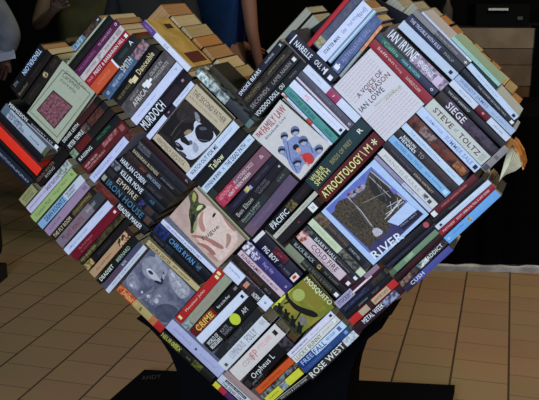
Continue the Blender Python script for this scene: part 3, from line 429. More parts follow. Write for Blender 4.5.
S('', '', 'covers turned to the front', [
 B('river', 346.7,239,401.3,187,77, (160,190,240), flat=1, thick=.03, board=.0022, label='blue bordered face-out hardback lettered RIVER with a horse racing photograph', art=(lambda z: [
  (z((20,178),(186,24),(320,150),(282,192),(374,196),(206,352),(176,336),m='x'),(88,106,196),(104,122,208),40),
  (z((40,196),(52,186),(56,168),(66,150),(84,142),(100,138),(108,140),(124,136),(136,122),(150,116),(162,106),(166,84),(172,62),(186,34),(312,148),(296,170),(262,208),(282,236),(250,280),(176,322),m='x'),(38,35,34),(100,90,74),190),
  (z((176,62),(200,60),(280,132),(262,168),(220,150),(180,110)),(60,56,54),(28,26,28),220),(z((110,190),(150,180),(180,230),(150,260),(110,230)),(26,24,26),(90,82,70),240),
  (SEG(z,(184,40),(310,146),3.5),(170,178,206)),(SEG(z,(178,58),(258,136),3),(150,156,178)),(SEG(z,(100,134),(150,186),3),(170,176,192)),(SEG(z,(150,186),(206,262),3),(170,176,192)),(SEG(z,(110,140),(176,230),2.5),(110,110,112)),(SEG(z,(176,230),(214,262),2.5),(110,110,112)),
  (SEG(z,(156,156),(250,112),2),(136,138,140)),(SEG(z,(192,60),(230,130),2),(110,108,108)),(SEG(z,(214,70),(244,150),2),(100,98,98)),
  (z((102,128),(112,112),(128,108),(140,96),(158,88),(170,92),(160,108),(140,118),(124,130),(108,138)),(176,180,204),(70,60,74),260),
  (z((96,126),(104,118),(112,122),(104,134)),(150,40,60)),(z((136,98),(144,92),(150,98),(142,106)),(150,50,70)),(z((120,112),(128,110),(130,120),(122,122)),(24,24,30)),
  (z((250,100),(276,108),(284,126),(266,120)),(112,110,208))]
  +[(SEG(z,(236+8*q,214-10*q),(262+7*q,190-9*q),2.2),(186,194,212)) for q in range(7)]+[(SEG(z,(244,170),(300,140),2.2),(170,178,200)),(SEG(z,(240,196),(306,150),2.2),(190,198,214)),(SEG(z,(256,150),(262,190),2.2),(160,168,190)),(SEG(z,(282,136),(286,176),2.2),(160,168,190))]
  +[(z((190,252),(206,244),(222,250),(232,262),(220,272),(206,280),(194,270)),(96,100,150),(210,214,232),420),
  (z((176,322),(200,296),(240,268),(262,226),(288,238),(356,180),(376,196),(208,354),m='x'),(60,58,116),(74,72,136),30),
  (z((246,224),(262,206),(318,152),(362,186),(354,180),(286,238),m='x'),(168,194,240)),(z((286,238),(356,180),(374,196),(304,254),m='x'),(36,34,66))])(ZC(320,160,3.636)),
  texts=[('RIVER',373,256,402,234,8.2,(206,222,245)),('DEAD HEAT',401,226,417,213,1.6,(150,160,200),0)])])
S('', '', 'covers turned to the front', [
 B('pink', 192.3,242.5,219.7,213.2,71, (176,156,154), (160,142,142), sc=26, flat=1, label='pink beige face-out book painted with green leaves and pale swirls', art=[
  (['s',(201,205),(212,206),(224,216),(241,236),(230,252),(220,263),(206,251),(195,236),(199,222),(198,212)],(202,190,190),(186,168,168)),
  (['s',(190,189),(195,190),(199,196),(198,203),(204,204),(207,207),(202,211),(196,217),(197,226),(193,234),(190,233),(191,224),(188,214),(191,204),(188,196)],(92,102,66),(40,50,36),140),
  (['s',(193,191),(197,195),(195,203),(192,200)],(150,156,90)),(['s',(198,205),(204,205),(200,210),(196,211)],(190,196,150)),
  (['s',(192,214),(195,213),(195,222),(192,229),(190,224)],(36,44,36)),(['s',(194,222),(197,220),(196,230),(193,232)],(140,146,96)),
  (['s',(200,214),(204,210),(202,220),(206,230),(203,233),(198,225)],(172,128,124)),(['s',(203,214),(206,212),(205,222),(207,228),(204,226)],(214,196,194)),
  (['s',(189,235),(200,235),(212,239),(225,247),(222,250),(209,243),(198,239)],(160,116,114)),(['s',(194,237),(204,239),(214,245),(210,246),(201,242)],(206,176,172)),
  (['s',(194,242),(207,244),(217,254),(213,256),(204,247)],(156,110,108)),(['s',(205,251),(212,254),(219,260),(217,263)],(168,132,128)),
  (['s',(221,213),(228,219),(237,230),(234,232),(226,223)],(166,124,120)),(['s',(226,232),(232,236),(230,244),(225,250),(227,241)],(166,130,126)),
  (['s',(212,217),(214,212.5),(216.5,213),(214,217.5)],(40,36,36))],
  texts=[('Fugue',203,239.5,219,226,5,(84,84,88),0)])])
S('', '', 'covers turned to the front', [
 B('slim olive hardback board along the upper right edge of the pink beige cover', 197,187,248.5,240.5,4.2, (112,116,98), bands=[(0,1,.2,.5,(150,152,132))], dep=.125)])
S('', '', 'covers turned to the front', [
 B('moonlit', 142.8,305.3,172.6,270.4,62.5, (84,92,124), (112,118,146), sc=26, flat=1, label='violet grey face-out book with a pale bird over moonlit cloud', art=(lambda z: [
  (z((44,190),(60,150),(84,140),(100,170),(112,210),(100,226),(70,214)),(104,110,140),(136,142,168),120),
  (z((120,90),(160,66),(210,96),(240,130),(220,170),(160,180),(120,150)),(112,120,148),(140,148,172),60),
  (z((236,128),(262,130),(310,186),(340,226),(318,258),(290,262),(262,226),(240,180)),(118,124,150),(158,164,186),170),
  (z((60,200),(78,176),(92,190),(100,214),(84,216)),(150,156,184),(110,116,146),240),(z((176,60),(196,70),(214,96),(200,104),(180,84)),(140,146,172)),
  (z((180,290),(240,280),(290,310),(250,360),(210,370),(170,330)),(68,76,106),(84,92,122),60),
  (z((136,132),(150,124),(168,132),(182,148),(194,166),(206,182),(200,190),(182,180),(164,172),(146,156)),(170,176,200)),
  (z((146,136),(158,134),(172,148),(166,156),(152,148)),(48,50,76)),(z((138,132),(150,126),(164,130),(152,134)),(214,220,232)),
  (z((182,178),(200,184),(216,194),(206,198),(188,194),(172,184)),(44,48,72)),(z((204,186),(206,164),(214,142),(220,140),(218,164),(216,190)),(56,60,86)),(z((208,160),(216,146),(222,160),(218,180)),(150,156,180)),
  (z((246,146),(258,142),(270,160),(262,172)),(176,182,204)),(z((268,176),(284,182),(296,204),(284,206)),(172,178,200)),(z((290,214),(308,214),(318,234),(304,238)),(166,172,196)),
  (z((64,196),(76,192),(84,206),(74,210)),(186,190,210)),(z((114,226),(124,224),(128,236),(118,238)),(170,176,200)),(z((138,244),(154,240),(160,254),(146,258)),(176,182,206)),(z((176,262),(190,256),(198,272),(186,284),(176,276)),(170,176,200)),(z((192,240),(204,244),(208,254),(196,252)),(160,166,192))])(ZC(115,240,4.444)),
  texts=[('MIDNIGHT',139,299,155,288,2.4,(150,156,182),0),('SWIM',151,303,160,295,4,(160,166,190),0),('nine',146,300,152,294,3,(140,146,172),0)])])
S('', '', 'covers turned to the front', [
 B('mosquito', 287.8,291.2,315.5,323.2,47.5, (112,124,38), (138,134,56), sc=28, flat=1, label='green face-out book lettered MOSQUITO with a dark insect over marching figures', art=[
  (['s',(302,280),(312,288),(326,302),(318,312),(306,300),(298,288)],(136,120,50),(120,128,44),40),
  ([(271.5,308),(304,273),(305,274.5),(273.5,310.5)],(190,206,80)),
  (['s',(276,303),(284,312),(294,322),(302,332),(298,345),(284,330),(271,310)],(44,48,32),(70,72,44),60),
  ([(298.7+6.3*math.cos(k*.2618),295+6.3*math.sin(k*.2618)) for k in range(24)],(150,168,96)),([(298.7+5.3*math.cos(k*.2618),295+5.3*math.sin(k*.2618)) for k in range(24)],(136,154,78),(160,176,110),300),
  (['s',(285,297),(289,297.5),(294,303),(300,306.5),(307,309),(314,311),(319,315),(316,318),(308,316),(301,313),(294,309),(290,304)],(24,26,20)),
  (['s',(286,300),(285,294),(288,289),(288,295),(290,300)],(30,32,24)),([(300,311),(302,311.5),(297,320),(296,319)],(26,28,22)),([(290,300),(284,303),(284,304.5),(291,302)],(26,28,22)),
  (['s',(299,316),(304,316),(308,321),(304,328),(298,324)],(128,132,132),(96,100,100),200),
  ]+[(['s',(276+q*6.6,312+q*6.6),(278.5+q*6.6,306+q*6.4),(277.5+q*6.6,302.5+q*6.3),(280.5+q*6.6,302.5+q*6.3),(280.5+q*6.6,306.5+q*6.4),(284.5+q*6.6,305.5+q*6.4),(281.5+q*6.6,310+q*6.6),(283+q*6.6,316+q*6.6),(279+q*6.6,313+q*6.6)],(24,26,20)) for q in range(4)],
  texts=[('MOSQUITO',305.5,278.5,331,304,6.8,(226,228,204))])])

# ------------------------------------------------------------------ fit the rectangles in the plane of the facade
R = []
for where, end, group, books in STACKS:
    for i, b in enumerate(books):
        r = rec(*b['px'], Y=b.get('Y', 0.0)); r['b'] = b
        if b.get('label'): r['label'] = b['label']
        elif len(books) == 1: r['label'] = b['desc']
        else: r['label'] = '%s, %s from %s, %s' % (b['desc'], ORD[i], end, where)
        r['group'] = group; r['layer'] = b.get('layer', 0)
        n = len(r['label'].replace('-', ' ').split())
        if n > 16: print('LONG', n, r['label'])
        R.append(r)
def corners(r):
    u = r['u']; v = Vector((-u.y, u.x)); c = r['c']; a = u * (r['L'] / 2); b = v * (r['T'] / 2)
    return (c + a + b, c + a - b, c - a - b, c - a + b)
def sat(p, q):
    """smallest overlap (depth, axis owner 0/1, axis 0=length 1=thickness, sign)"""
    cp_, cq = corners(p), corners(q); best = None
    for own, r in ((0, p), (1, q)):
        for k in (0, 1):
            ax = r['u'] if k == 0 else Vector((-r['u'].y, r['u'].x))
            a = [x.dot(ax) for x in cp_]; b = [x.dot(ax) for x in cq]
            o1 = max(a) - min(b); o2 = max(b) - min(a); o = min(o1, o2)
            if o <= 0: return None
            if best is None or o < best[0]: best = (o, ax, 1 if o1 < o2 else -1)
    return best
def shrink(r, ax, sign, amt):
    # pull the side facing +ax*sign back by amt
    u = r['u']; v = Vector((-u.y, u.x)); d = ax * sign
    if abs(d.dot(u)) > abs(d.dot(v)):
        s = 1 if d.dot(u) > 0 else -1; r['L'] -= amt; r['c'] = r['c'] - u * (s * amt / 2)
    else:
        s = 1 if d.dot(v) > 0 else -1; amt = min(amt, r['T'] * .4); r['T'] -= amt; r['c'] = r['c'] - v * (s * amt / 2)
def near(p, q): return (p['c'] - q['c']).length < (p['L'] + q['L'] + p['T'] + q['T']) / 2 and p['layer'] == q['layer']
pairs = [(i, j) for i in range(len(R)) for j in range(i) if near(R[i], R[j])]
for it in range(14):
    hit = 0
    for i, j in pairs:
        s = sat(R[i], R[j])
        if s and s[0] > .0001:
            hit += 1; a = s[0] / 2 + .0001
            fi, fj = R[i]['b'].get('flat'), R[j]['b'].get('flat')
            wi, wj = (.5, 1.5) if (fi and not fj) else (1.5, .5) if (fj and not fi) else (1, 1)
            shrink(R[i], s[1], s[2], a * wi); shrink(R[j], s[1], -s[2], a * wj)
    if not hit: break
print('fit', it, hit)
def grown(r, kind, sg, amt):
    q = dict(r)
    if kind == 'T': q['T'] = r['T'] + amt; q['c'] = r['c'] + Vector((-r['u'].y, r['u'].x)) * (sg * amt / 2)
    else: q['L'] = r['L'] + amt; q['c'] = r['c'] + r['u'] * (sg * amt / 2)
    return q
for i, r in enumerate(R):           # let books swell into narrow slack so that they sit against each other
    nb = [R[j if k == i else k] for k, j in pairs if i in (k, j)]
    for kind, top, stp in (('T', .0035, .0007), ('L', .006, .0015)):
        if kind == 'L' and r['b'].get('flat'): continue
        for sg in (1, -1):
            q = grown(r, kind, sg, top)
            if not any(sat(q, n) for n in nb): continue      # nothing close by: an open side stays as it is
            while True:
                q = grown(r, kind, sg, stp)
                if any(sat(q, n) for n in nb): break
                r['T'], r['L'], r['c'] = q['T'], q['L'], q['c']
for r in R: r['T'] -= .0002
# ------------------------------------------------------------------ book builders
def spine_book(r, i):
    b = r['b']; L, T = r['L'] - .0006, r['T'] - .0006
    rnd = random.Random(i * 13 + 5)
    dep = b.get('dep', .119 + rnd.random() * .008); y0 = b.get('rec', rnd.random() * .004)
    root = empty('book', (r['c'].x, r['Y'] + y0, r['c'].y), (0, -math.atan2(r['u'].y, r['u'].x), 0))
    hb = T > .024
    tb = .0022 if hb else .0007; bul = min(.0016 if hb else .0009, T * .07)
    yf = lambda z: -bul * max(0, 1 - (2 * z / T) ** 2)
    K = 6; h = L / 2
    prof = [(yf(-T / 2 + T * k / K), -T / 2 + T * k / K) for k in range(K + 1)]
    outer = [(dep, -T / 2)] + prof + [(dep, T / 2)]
    inner = [(dep, -T / 2 + tb)] + [(min(.0012, tb) + max(p[0], -.0002), max(-T / 2 + tb, min(T / 2 - tb, p[1]))) for p in prof] + [(dep, T / 2 - tb)]
    mb = MB(); m = mat(b['col'], b.get('c2'), b.get('sc', 60)); n = len(outer)
    mi = mb.mi(m); base = 0
    for x in (-h, h):
        for y, z in outer: mb.v.append((x, y, z))
        for y, z in inner: mb.v.append((x, y, z))
    N = 2 * n
    for k in range(n - 1):
        mb.f += [[k, N + k, N + k + 1, k + 1], [n + k, n + k + 1, N + n + k + 1, N + n + k],
                 [k, k + 1, n + k + 1, n + k], [N + k, N + n + k, N + n + k + 1, N + k + 1]]
        mb.m += [mi] * 4
    mb.f += [[0, n, N + n, N], [n - 1, N + n - 1, N + 2 * n - 1, 2 * n - 1]]; mb.m += [mi] * 2
    if b.get('side'):                # the board that faces up and right has its own colour
        sm = mat(*b['side']) if isinstance(b['side'][0], tuple) else mat(b['side'])
        mb.box(-h, h, .006, dep, T / 2, T / 2 + .0003, sm)
        if b.get('sidepatch'):
            q0, q1, qc = b['sidepatch']; mb.box(-h + q0 * L, -h + q1 * L, .03, dep - .01, T / 2 + .0003, T / 2 + .0005, mat(qc))
            mb.box(-h + .12 * L, -h + .22 * L, .07, dep - .02, T / 2 + .0003, T / 2 + .0005, mat((60,52,40)))
    lay = .0002
    for q, bd in enumerate(b['bands']):
        s0, s1, v0, v1, c = bd[:5]; c2 = bd[5] if len(bd) > 5 else None
        bm_ = mat(c, c2, bd[6] if len(bd) > 6 else 110)
        for k in range(6):
            za, zb = (v0 + (v1 - v0) * k / 6) * T, (v0 + (v1 - v0) * (k + 1) / 6) * T
            o = lay * (q + 1)
            xa, xb = -h + s0 * L, -h + s1 * L
            mb.face([(xa, yf(za) - o, za), (xb, yf(za) - o, za), (xb, yf(zb) - o, zb), (xa, yf(zb) - o, zb)], bm_)
    mb.build('cover', root)
    pb = MB(); e = .003 if hb else .0004
    pb.box(-h + e, h - e, .0015, dep - e - .0006, -T / 2 + tb + .00005, T / 2 - tb - .00005, page_mat(b.get('page', CREAM if i % 3 else TAN)))
    pb.build('page_block', root)
    off = lay * (len(b['bands']) + 2)
    for t in b['texts']:
        s, s0, s1, vc, hh, c = t[:6]
        mt = MB(); add_text(mt, s, -h + s0 * L, -h + s1 * L, vc * T, hh * T, mat(c, rough=.5), lambda z: yf(0) - off, bold=(len(t) < 7))
        mt.build('title_lettering' if t is b['texts'][0] else 'spine_lettering', root)
    if b.get('emblem'):
        s0, vc, rad, c = b['emblem']; eb = MB()
        eb.face([(-h + s0 * L + rad * T * math.cos(a) , yf(0) - off, vc * T + rad * T * math.sin(a)) for a in [k * math.pi / 8 for k in range(16)]], mat(c, b.get('emblem2'), 300))
        eb.build('emblem', root)
    return root
def local(r, px, py):
    P = on_y(px, py, r['Y'] + r['b'].get('rec', .004)); d = Vector((P.x, P.z)) - r['c']; u = r['u']
    return (d.dot(u), d.dot(Vector((-u.y, u.x))))
def add_text_dir(mb, s, a, b, h, m, y, bold):
    vs, fs, x0, x1, z0, z1 = letters(s, bold)
    a, b = Vector(a), Vector(b); L = (b - a).length; u = (b - a) / L; v = Vector((-u.y, u.x)); base = len(mb.v)
    for x, z, _ in vs:
        p = a + u * ((x - x0) / (x1 - x0) * L) + v * (((z - z0) / (z1 - z0) - .5) * h)
        mb.v.append((p.x, y, p.y))
    mi = mb.mi(m)
    for f in fs: mb.f.append([base + i for i in f]); mb.m.append(mi)
def soft(pts, n=2):          # round a drawn outline
    for _ in range(n):
        out = []
        for i in range(len(pts)):
            p, q = pts[i - 1], pts[i]
            out += [(p[0] * .75 + q[0] * .25, p[1] * .75 + q[1] * .25), (p[0] * .25 + q[0] * .75, p[1] * .25 + q[1] * .75)]
        pts = out
    return pts
def clip(poly, h, v):        # keep printed shapes on the board
    for ax, s, lim in ((0, 1, h), (0, -1, h), (1, 1, v), (1, -1, v)):
        out = []
        for i in range(len(poly)):
            p, q = poly[i - 1], poly[i]; a, b = lim - s * p[ax], lim - s * q[ax]
            if (a < 0) != (b < 0):
                t = a / (a - b); out.append((p[0] + (q[0] - p[0]) * t, p[1] + (q[1] - p[1]) * t))
            if b >= 0: out.append(q)
        poly = out
        if not poly: return []
    return poly
def face_out(r, i):
    b = r['b']; L, Hh = r['L'] - .0008, r['T'] - .0008; D = b.get('thick', .024); tb = b.get('board', .0012)
    root = empty('face_out_book', (r['c'].x, r['Y'] + b.get('rec', .004), r['c'].y), (0, -math.atan2(r['u'].y, r['u'].x), 0))
    h, v = L / 2, Hh / 2; mb = MB(); m = mat(b['col'], b.get('c2'), b.get('sc', 60))
    mb.box(-h, h, 0, tb, -v, v, m); mb.box(-h, h, D - tb, D, -v, v, m); mb.box(-h, -h + tb, tb, D - tb, -v, v, m)
    mb.build('cover', root)
    pb = MB(); pb.box(-h + tb + .0001, h - .002, tb + .0001, D - tb - .0001, -v + .002, v - .002, page_mat(CREAM)); pb.build('page_block', root)
    art = MB(); lay = .00008; q = 1
    for pts, c, *c2 in b['art']:
        pl = clip([local(r, *p) for p in (pts[1:] if pts[0] == 'x' else pts if len(pts) <= 4 and pts[0] != 's' else soft(pts[1:] if pts[0] == 's' else pts))], h - .0005, v - .0005)
        if len(pl) < 3: continue
        a2 = sum(pl[k - 1][0] * pl[k][1] - pl[k][0] * pl[k - 1][1] for k in range(len(pl)))
        if a2 < 0: pl = pl[::-1]
        art.face([(x, -lay * q, z) for x, z in pl], mat(c, c2[0] if c2 else None, c2[1] if len(c2) > 1 else 90, thr=(.3, .7))); q += 1
    if b['art']: art.build('cover_picture', root)
    smalls = [MB(), MB()]
    for n, t in enumerate(b['texts']):
        s, x0, y0, x1, y1, hp, c = t[:7]; a, e = local(r, x0, y0), local(r, x1, y1)
        k = (Vector(e) - Vector(a)).length / math.hypot(x1 - x0, y1 - y0)
        if hp < 1.5: add_text_dir(smalls[n > 12], s, a, e, hp * k, mat(c, rough=.5), -lay * (q + 1), False); continue
        mt = MB(); add_text_dir(mt, s, a, e, hp * k, mat(c, rough=.5), -lay * (q + 1), len(t) < 8)
        mt.build('title_lettering' if n == 0 else 'cover_lettering', root)
    for small in smalls:
        if small.f: small.build('small_print', root)
    return root
for i, r in enumerate(R):
    b = r['b']
    o = face_out(r, i) if b.get('flat') else spine_book(r, i)
    tag(o, r['label'], 'book', r['group'])
# ---- the rear layer: books whose spines face the other way, fore-edges towards us
BACK = []
def back(n, pts, w0, desc, cols):
    for i, (x1, y1, w) in enumerate(pts):
        dx, dy = desc
        r = rec(x1 + dx, y1 + dy, x1, y1, w, Y=.145); r['layer'] = 1; r['k'] = n + i; r['col'] = cols[i % len(cols)]; BACK.append(r)
back(0, [(166,10,15),(177,21,14),(188,32,15),(199,42,13),(210,53,15),(222,64,14),(233,74,14),(243,83,12)], 0, (-47, 50), [(90,60,40),(120,100,80),(60,50,60)])
back(20, [(400,2,20),(417,6,14),(430,14,14),(441,21,14),(452,32,12),(462,42,13),(473,51,12),(481,60,13),(492,69,12),(500,80,14),(509,90,12),(514,102,12)], 0, (-48, 50), [(150,90,50),(110,100,80),(130,60,40),(90,90,100)])
back(40, [(317,19,12),(309,10,8)], 0, (-40, 44), [(100,100,104)])
back(50, [(57,47,13),(68,38,9)], 0, (-38, 44), [(80,66,44)])
bp = [(a, b) for a in range(len(BACK)) for b in range(a)]
for it in range(12):
    for a, b in bp:
        s = sat(BACK[a], BACK[b])
        if s and s[0] > .0001: shrink(BACK[a], s[1], s[2], s[0] / 2 + .0002); shrink(BACK[b], s[1], -s[2], s[0] / 2 + .0002)
BL = {0: ('left lobe slope', ['ochre', 'tan', 'sand', 'brown', 'straw', 'buff', 'wheat', 'cream']),
      20: ('right lobe slope', []), 40: ('top of the right lobe', []), 50: ('dark upper left stack', [])}
for r in BACK:
    L, T = r['L'], r['T'] - .0006; n = r['k']; rnd = random.Random(n); D = .135 + rnd.random() * .012
    g = max(k for k in BL if k <= n); idx = n - g
    o = empty('book', (r['c'].x, (.1438, rnd.random())[0], r['c'].y), (0, -math.atan2(r['u'].y, r['u'].x), 0))
    h = L / 2; tb = .0008; mb = MB(); m = mat(r['col'])
    mb.box(-h, h, 0, D, -T / 2, -T / 2 + tb, m); mb.box(-h, h, 0, D, T / 2 - tb, T / 2, m); mb.box(-h, h, D - tb, D, -T / 2 + tb, T / 2 - tb, m)
    mb.build('cover', o)
    pb = MB(); pb.box(-h + .0005, h - .0008 - rnd.random() * .002, .001, D - tb - .0001, -T / 2 + tb + .00005, T / 2 - tb - .00005, page_mat((150, 156, 152) if n in (20, 21, 22, 40, 41) else (92, 82, 62) if n >= 50 else (TAN, CREAM, AGED, (170,128,86))[n % 4]))  # pages behind the upper left stack coloured darker for the dim light there
    pb.build('page_block', o)
    where = BL[g][0]; cnt = sum(1 for q in BACK if max(k for k in BL if k <= q['k']) == g)
    tag(o, 'rear paperback with pale fore-edge behind %s, %s from left' % (where, ORD[idx] if idx < 14 else ''), 'book', 'rear books behind the ' + where)
# ---- a battered paperback with fanned-out pages at the right tip
fo = empty('book', on_y(508, 160, .07))
fm = MB(); pm = page_mat((214, 214, 198)); o0 = on_y(508, 160, .07)
def lp(px, py, Y=.07): p = on_y(px, py, Y) - o0; return p
for k in range(9):
    t = k / 8; root_ = lp(508 - 8 * t, 148 + 32 * t); tip0 = lp(515 - 2 * t + 6 * math.sin(t * 2.4), 146 + 31 * t)
    a, b = lp(507 + t * .5, 152 + t * 2), lp(498.5 + t * .5, 183 + t * .5)
    c = lp(513 + 10 * math.sin(.2 + t * 1.35), 147 + 23 * t ** 1.1); y = .004 + k * .010
    c2 = (b + c) / 2 + Vector((.004, 0, -.003))
    P = [(a.x, a.z), (b.x, b.z), (c2.x, c2.z), (c.x, c.z), ((a.x + c.x) / 2, (a.z + c.z) / 2 + .003)]
    fm.prism(P, y, y + .007, pm)
fm.build('page_block', fo)
cm = MB(); P = [(lp(*q).x, lp(*q).z) for q in ((512,144),(516,148),(521,157),(524,169),(522.6,170),(519.6,158),(513,149))]
cm.prism(P, 0, .1, mat((190,140,80), (150,100,60), 60)); cm.build('cover', fo)
tag(fo, 'battered paperback with cream pages fanned open beyond the right tip', 'book')
# ---- added inner board that carries the books, black so the gaps read dark
core = MB(); bl = mat((.012, .012, .014), raw=True, rough=.8)
OUT = [(-14,118),(0,84),(20,54),(40,58),(66,68),(104,24),(140,32),(188,78),(250,100),(280,42),(326,8),(352,-6),(406,24),(462,72),(508,124),(478,166),(488,192),(446,240),(350,325),(304,374),(266,398),(252,396),(165,322),(112,285),(34,206),(42,180),(10,140)]
core.prism([(on_y(x, y).x, on_y(x, y).z) for x, y in OUT], .1335, .1435, bl)
for r in R:
    if r['b'].get('flat'):
        u = r['u']; v = Vector((-u.y, u.x)); c = r['c']; a, b = u * (r['L'] * .3), v * (r['T'] * .3); D = r['b'].get('thick', .024)
        core.prism([tuple(c - a - b), tuple(c + a - b), tuple(c + a + b), tuple(c - a + b)], D + .0045, .1335, bl)
co_ = core.build('backing_board'); tag(co_, 'black heart shaped backing board inside the stacked books', 'backing board')
# ---- black pedestal: a cradle that flares under the heart, and its base slab
pd = empty('display_pedestal', (0, 0, 0)); pm_ = mat((.0025, .0025, .003), raw=True, rough=.9, spec=.03)
def pz(x, y, Y=.16): p = on_y(x, y, Y); return (p.x, p.z)
bx = on_z(300, 376)
ZB = .03
L_ = [(137,318),(150,327),(162,340),(171,354),(177,369),(181,386),(183,410),(180,440),(172,500)]
R_ = [(352,500),(349,440),(347,405),(348,386),(351,372),(357,355),(369,338),(382,328),(380,320),(392,314)]
pr = MB(); pts = [pz(*q) for q in L_]; pts2 = [pz(*q) for q in R_]
mid = [pz(330,340), pz(262,412), pz(170,332)]
foot = [(pts[-1][0], ZB), (pts2[0][0], ZB)]
poly = pts + foot + pts2 + mid
pr.prism(poly, .155, .29, pm_); pr.build('cradle', pd)
# neck behind the front face joins the cradle to the slab
A, B_, Cc, Dd = on_z(144.5, 369.5, ZB), on_z(455, 385, ZB), on_z(452, 470, ZB), on_z(40, 470, ZB)
sb = MB()
def slab(mb, P, z0, z1, m):
    n = len(P); b = len(mb.v); mb.v += [(p[0], p[1], z0) for p in P] + [(p[0], p[1], z1) for p in P]
    mb.f += [list(range(b, b + n))[::-1], list(range(b + n, b + 2 * n))] + [[b + i, b + (i + 1) % n, b + n + (i + 1) % n, b + n + i] for i in range(n)]
    mb.m += [mb.mi(m)] * (n + 2)
S_front = [Vector((-.75, -.12, 0)), Vector((.42, -.12, 0))]
slab(sb, [A, B_, Vector((B_.x + (B_.x - on_z(455.4,395,ZB).x) * -4, -.15, 0)), Vector((-.72 + 0, -.15, 0))][::-1], 0, ZB, pm_)
slb = sb.build('base_slab', pd)
lg = MB(); p0, p1 = on_z(142, 380, ZB), on_z(161, 378.5, ZB); uu = (p1 - p0); Lh = uu.length; uu /= Lh; vv = Vector((-uu.y, uu.x, 0))
vs, fs, x0, x1, z0, z1 = letters('ANDY', False); base = 0
for x, z, _ in vs:
    q = p0 + uu * ((x - x0) / (x1 - x0) * Lh) + vv * ((z - z0) / (z1 - z0) * .032); lg.v.append((q.x, q.y, ZB + .0006))
gm = mat((.035, .035, .033), raw=True)
for f in fs: lg.f.append(list(f)); lg.m.append(lg.mi(gm))
lg.build('embossed_lettering', pd)
tag(pd, 'black pedestal with flared cradle and flat base slab holding the heart of books', 'pedestal')
# ------------------------------------------------------------------ the room
def floor_mat():
    m = bpy.data.materials.new('floor_tiles'); m.use_nodes = True; nt = m.node_tree; b = nt.nodes['Principled BSDF']
    tc = nt.nodes.new('ShaderNodeTexCoord'); mp = nt.nodes.new('ShaderNodeMapping'); mp.vector_type = 'POINT'
    br = nt.nodes.new('ShaderNodeTexBrick'); nt.links.new(tc.outputs['Object'], mp.inputs['Vector']); nt.links.new(mp.outputs[0], br.inputs['Vector'])
    br.inputs['Scale'].default_value = 1; br.inputs['Brick Width'].default_value = TL; br.inputs['Row Height'].default_value = TW
    br.offset = .5; br.inputs['Mortar Size'].default_value = .0035; br.inputs['Mortar Smooth'].default_value = .3
    br.inputs['Color1'].default_value = (.285, .176, .094, 1); br.inputs['Color2'].default_value = (.255, .156, .085, 1)
    br.inputs['Mortar'].default_value = (.16, .10, .06, 1)
    b2 = nt.nodes.new('ShaderNodeTexBrick'); nt.links.new(mp.outputs[0], b2.inputs['Vector'])
    b2.inputs['Scale'].default_value = 1; b2.inputs['Brick Width'].default_value = 50; b2.inputs['Row Height'].default_value = TW; b2.offset = 0
    b2.inputs['Mortar Size'].default_value = .005; b2.inputs['Mortar Smooth'].default_value = .4
    m2 = nt.nodes.new('ShaderNodeMix'); m2.data_type = 'RGBA'; m2.inputs[7].default_value = (.05, .032, .02, 1)
    nt.links.new(b2.outputs['Fac'], m2.inputs[0]); nt.links.new(br.outputs['Color'], m2.inputs[6])
    n = nt.nodes.new('ShaderNodeTexNoise'); n.inputs['Scale'].default_value = 2.2; n.inputs['Detail'].default_value = 5
    mx = nt.nodes.new('ShaderNodeMix'); mx.data_type = 'RGBA'; mx.blend_type = 'MULTIPLY'; mx.inputs[0].default_value = .35
    nt.links.new(tc.outputs['Object'], n.inputs['Vector']); nt.links.new(m2.outputs[2], mx.inputs[6]); nt.links.new(n.outputs['Color'], mx.inputs[7])
    nt.links.new(mx.outputs[2], b.inputs['Base Color']); b.inputs['Roughness'].default_value = .55; b.inputs['Specular IOR Level'].default_value = .25
    bp_ = nt.nodes.new('ShaderNodeBump'); bp_.inputs['Strength'].default_value = .4; bp_.inputs['Distance'].default_value = .003; bp_.invert = True
    nt.links.new(br.outputs['Fac'], bp_.inputs['Height']); nt.links.new(bp_.outputs[0], b.inputs['Normal'])
    return m
# the long joints run away from the camera towards the pixel column 515
gd = (FW * FPX + RT * (514 - 269.5) + UP * (200 - HOR)); gd.z = 0; gd.normalize(); gx = Vector((gd.y, -gd.x, 0))
J1, J2 = on_z(467, 273), on_z(510, 273); TW = abs((J2 - J1).dot(gx)); 
rows = [on_z(440, y).dot(gd) for y in (310.7, 325, 340, 358, 378)]; TL = (rows[0] - rows[-1]) / 4
print('tile', TW, TL)
fl = MB(); fx = 7.0; fl.face([(-fx, -fx, 0), (fx, -fx, 0), (fx, fx + 2, 0), (-fx, fx + 2, 0)], floor_mat())
flo = fl.build('floor'); tag(flo, kind='structure')
# texture x runs along gd: rotate the floor object so its local x = gd and origin on a joint
ang = math.atan2(gd.y, gd.x); off = J2 - gx * 0
flo.rotation_euler = (0, 0, ang); flo.location = (off.x, off.y, 0)
def wall(name, pts, m): 
    w = MB(); w.face(pts, m); o = w.build(name); tag(o, kind='structure'); return o
dkw = mat((.006, .0055, .005), (.012, .010, .008), scale=1.5, raw=True, rough=.9, spec=.1)
def frame_pt(a, b, z=0): return off + gx * a + gd * b + Vector((0, 0, z)) - Vector((0, 0, off.z))
fw = frame_pt
Lx, Rx, Fy, By, Ht = -5.5, 3.2, -6.2, 4.6, 3.2
wall('wall_back', [fw(Lx,By), fw(Rx,By), fw(Rx,By,Ht), fw(Lx,By,Ht)], dkw)
wall('wall_left', [fw(Lx,Fy), fw(Lx,By), fw(Lx,By,Ht), fw(Lx,Fy,Ht)], dkw)
wall('wall_right', [fw(Rx,By), fw(Rx,Fy), fw(Rx,Fy,Ht), fw(Rx,By,Ht)], dkw)
wall('ceiling', [fw(Lx,Fy,Ht), fw(Lx,By,Ht), fw(Rx,By,Ht), fw(Rx,Fy,Ht)], mat((.05,.048,.045), raw=True, rough=.9))
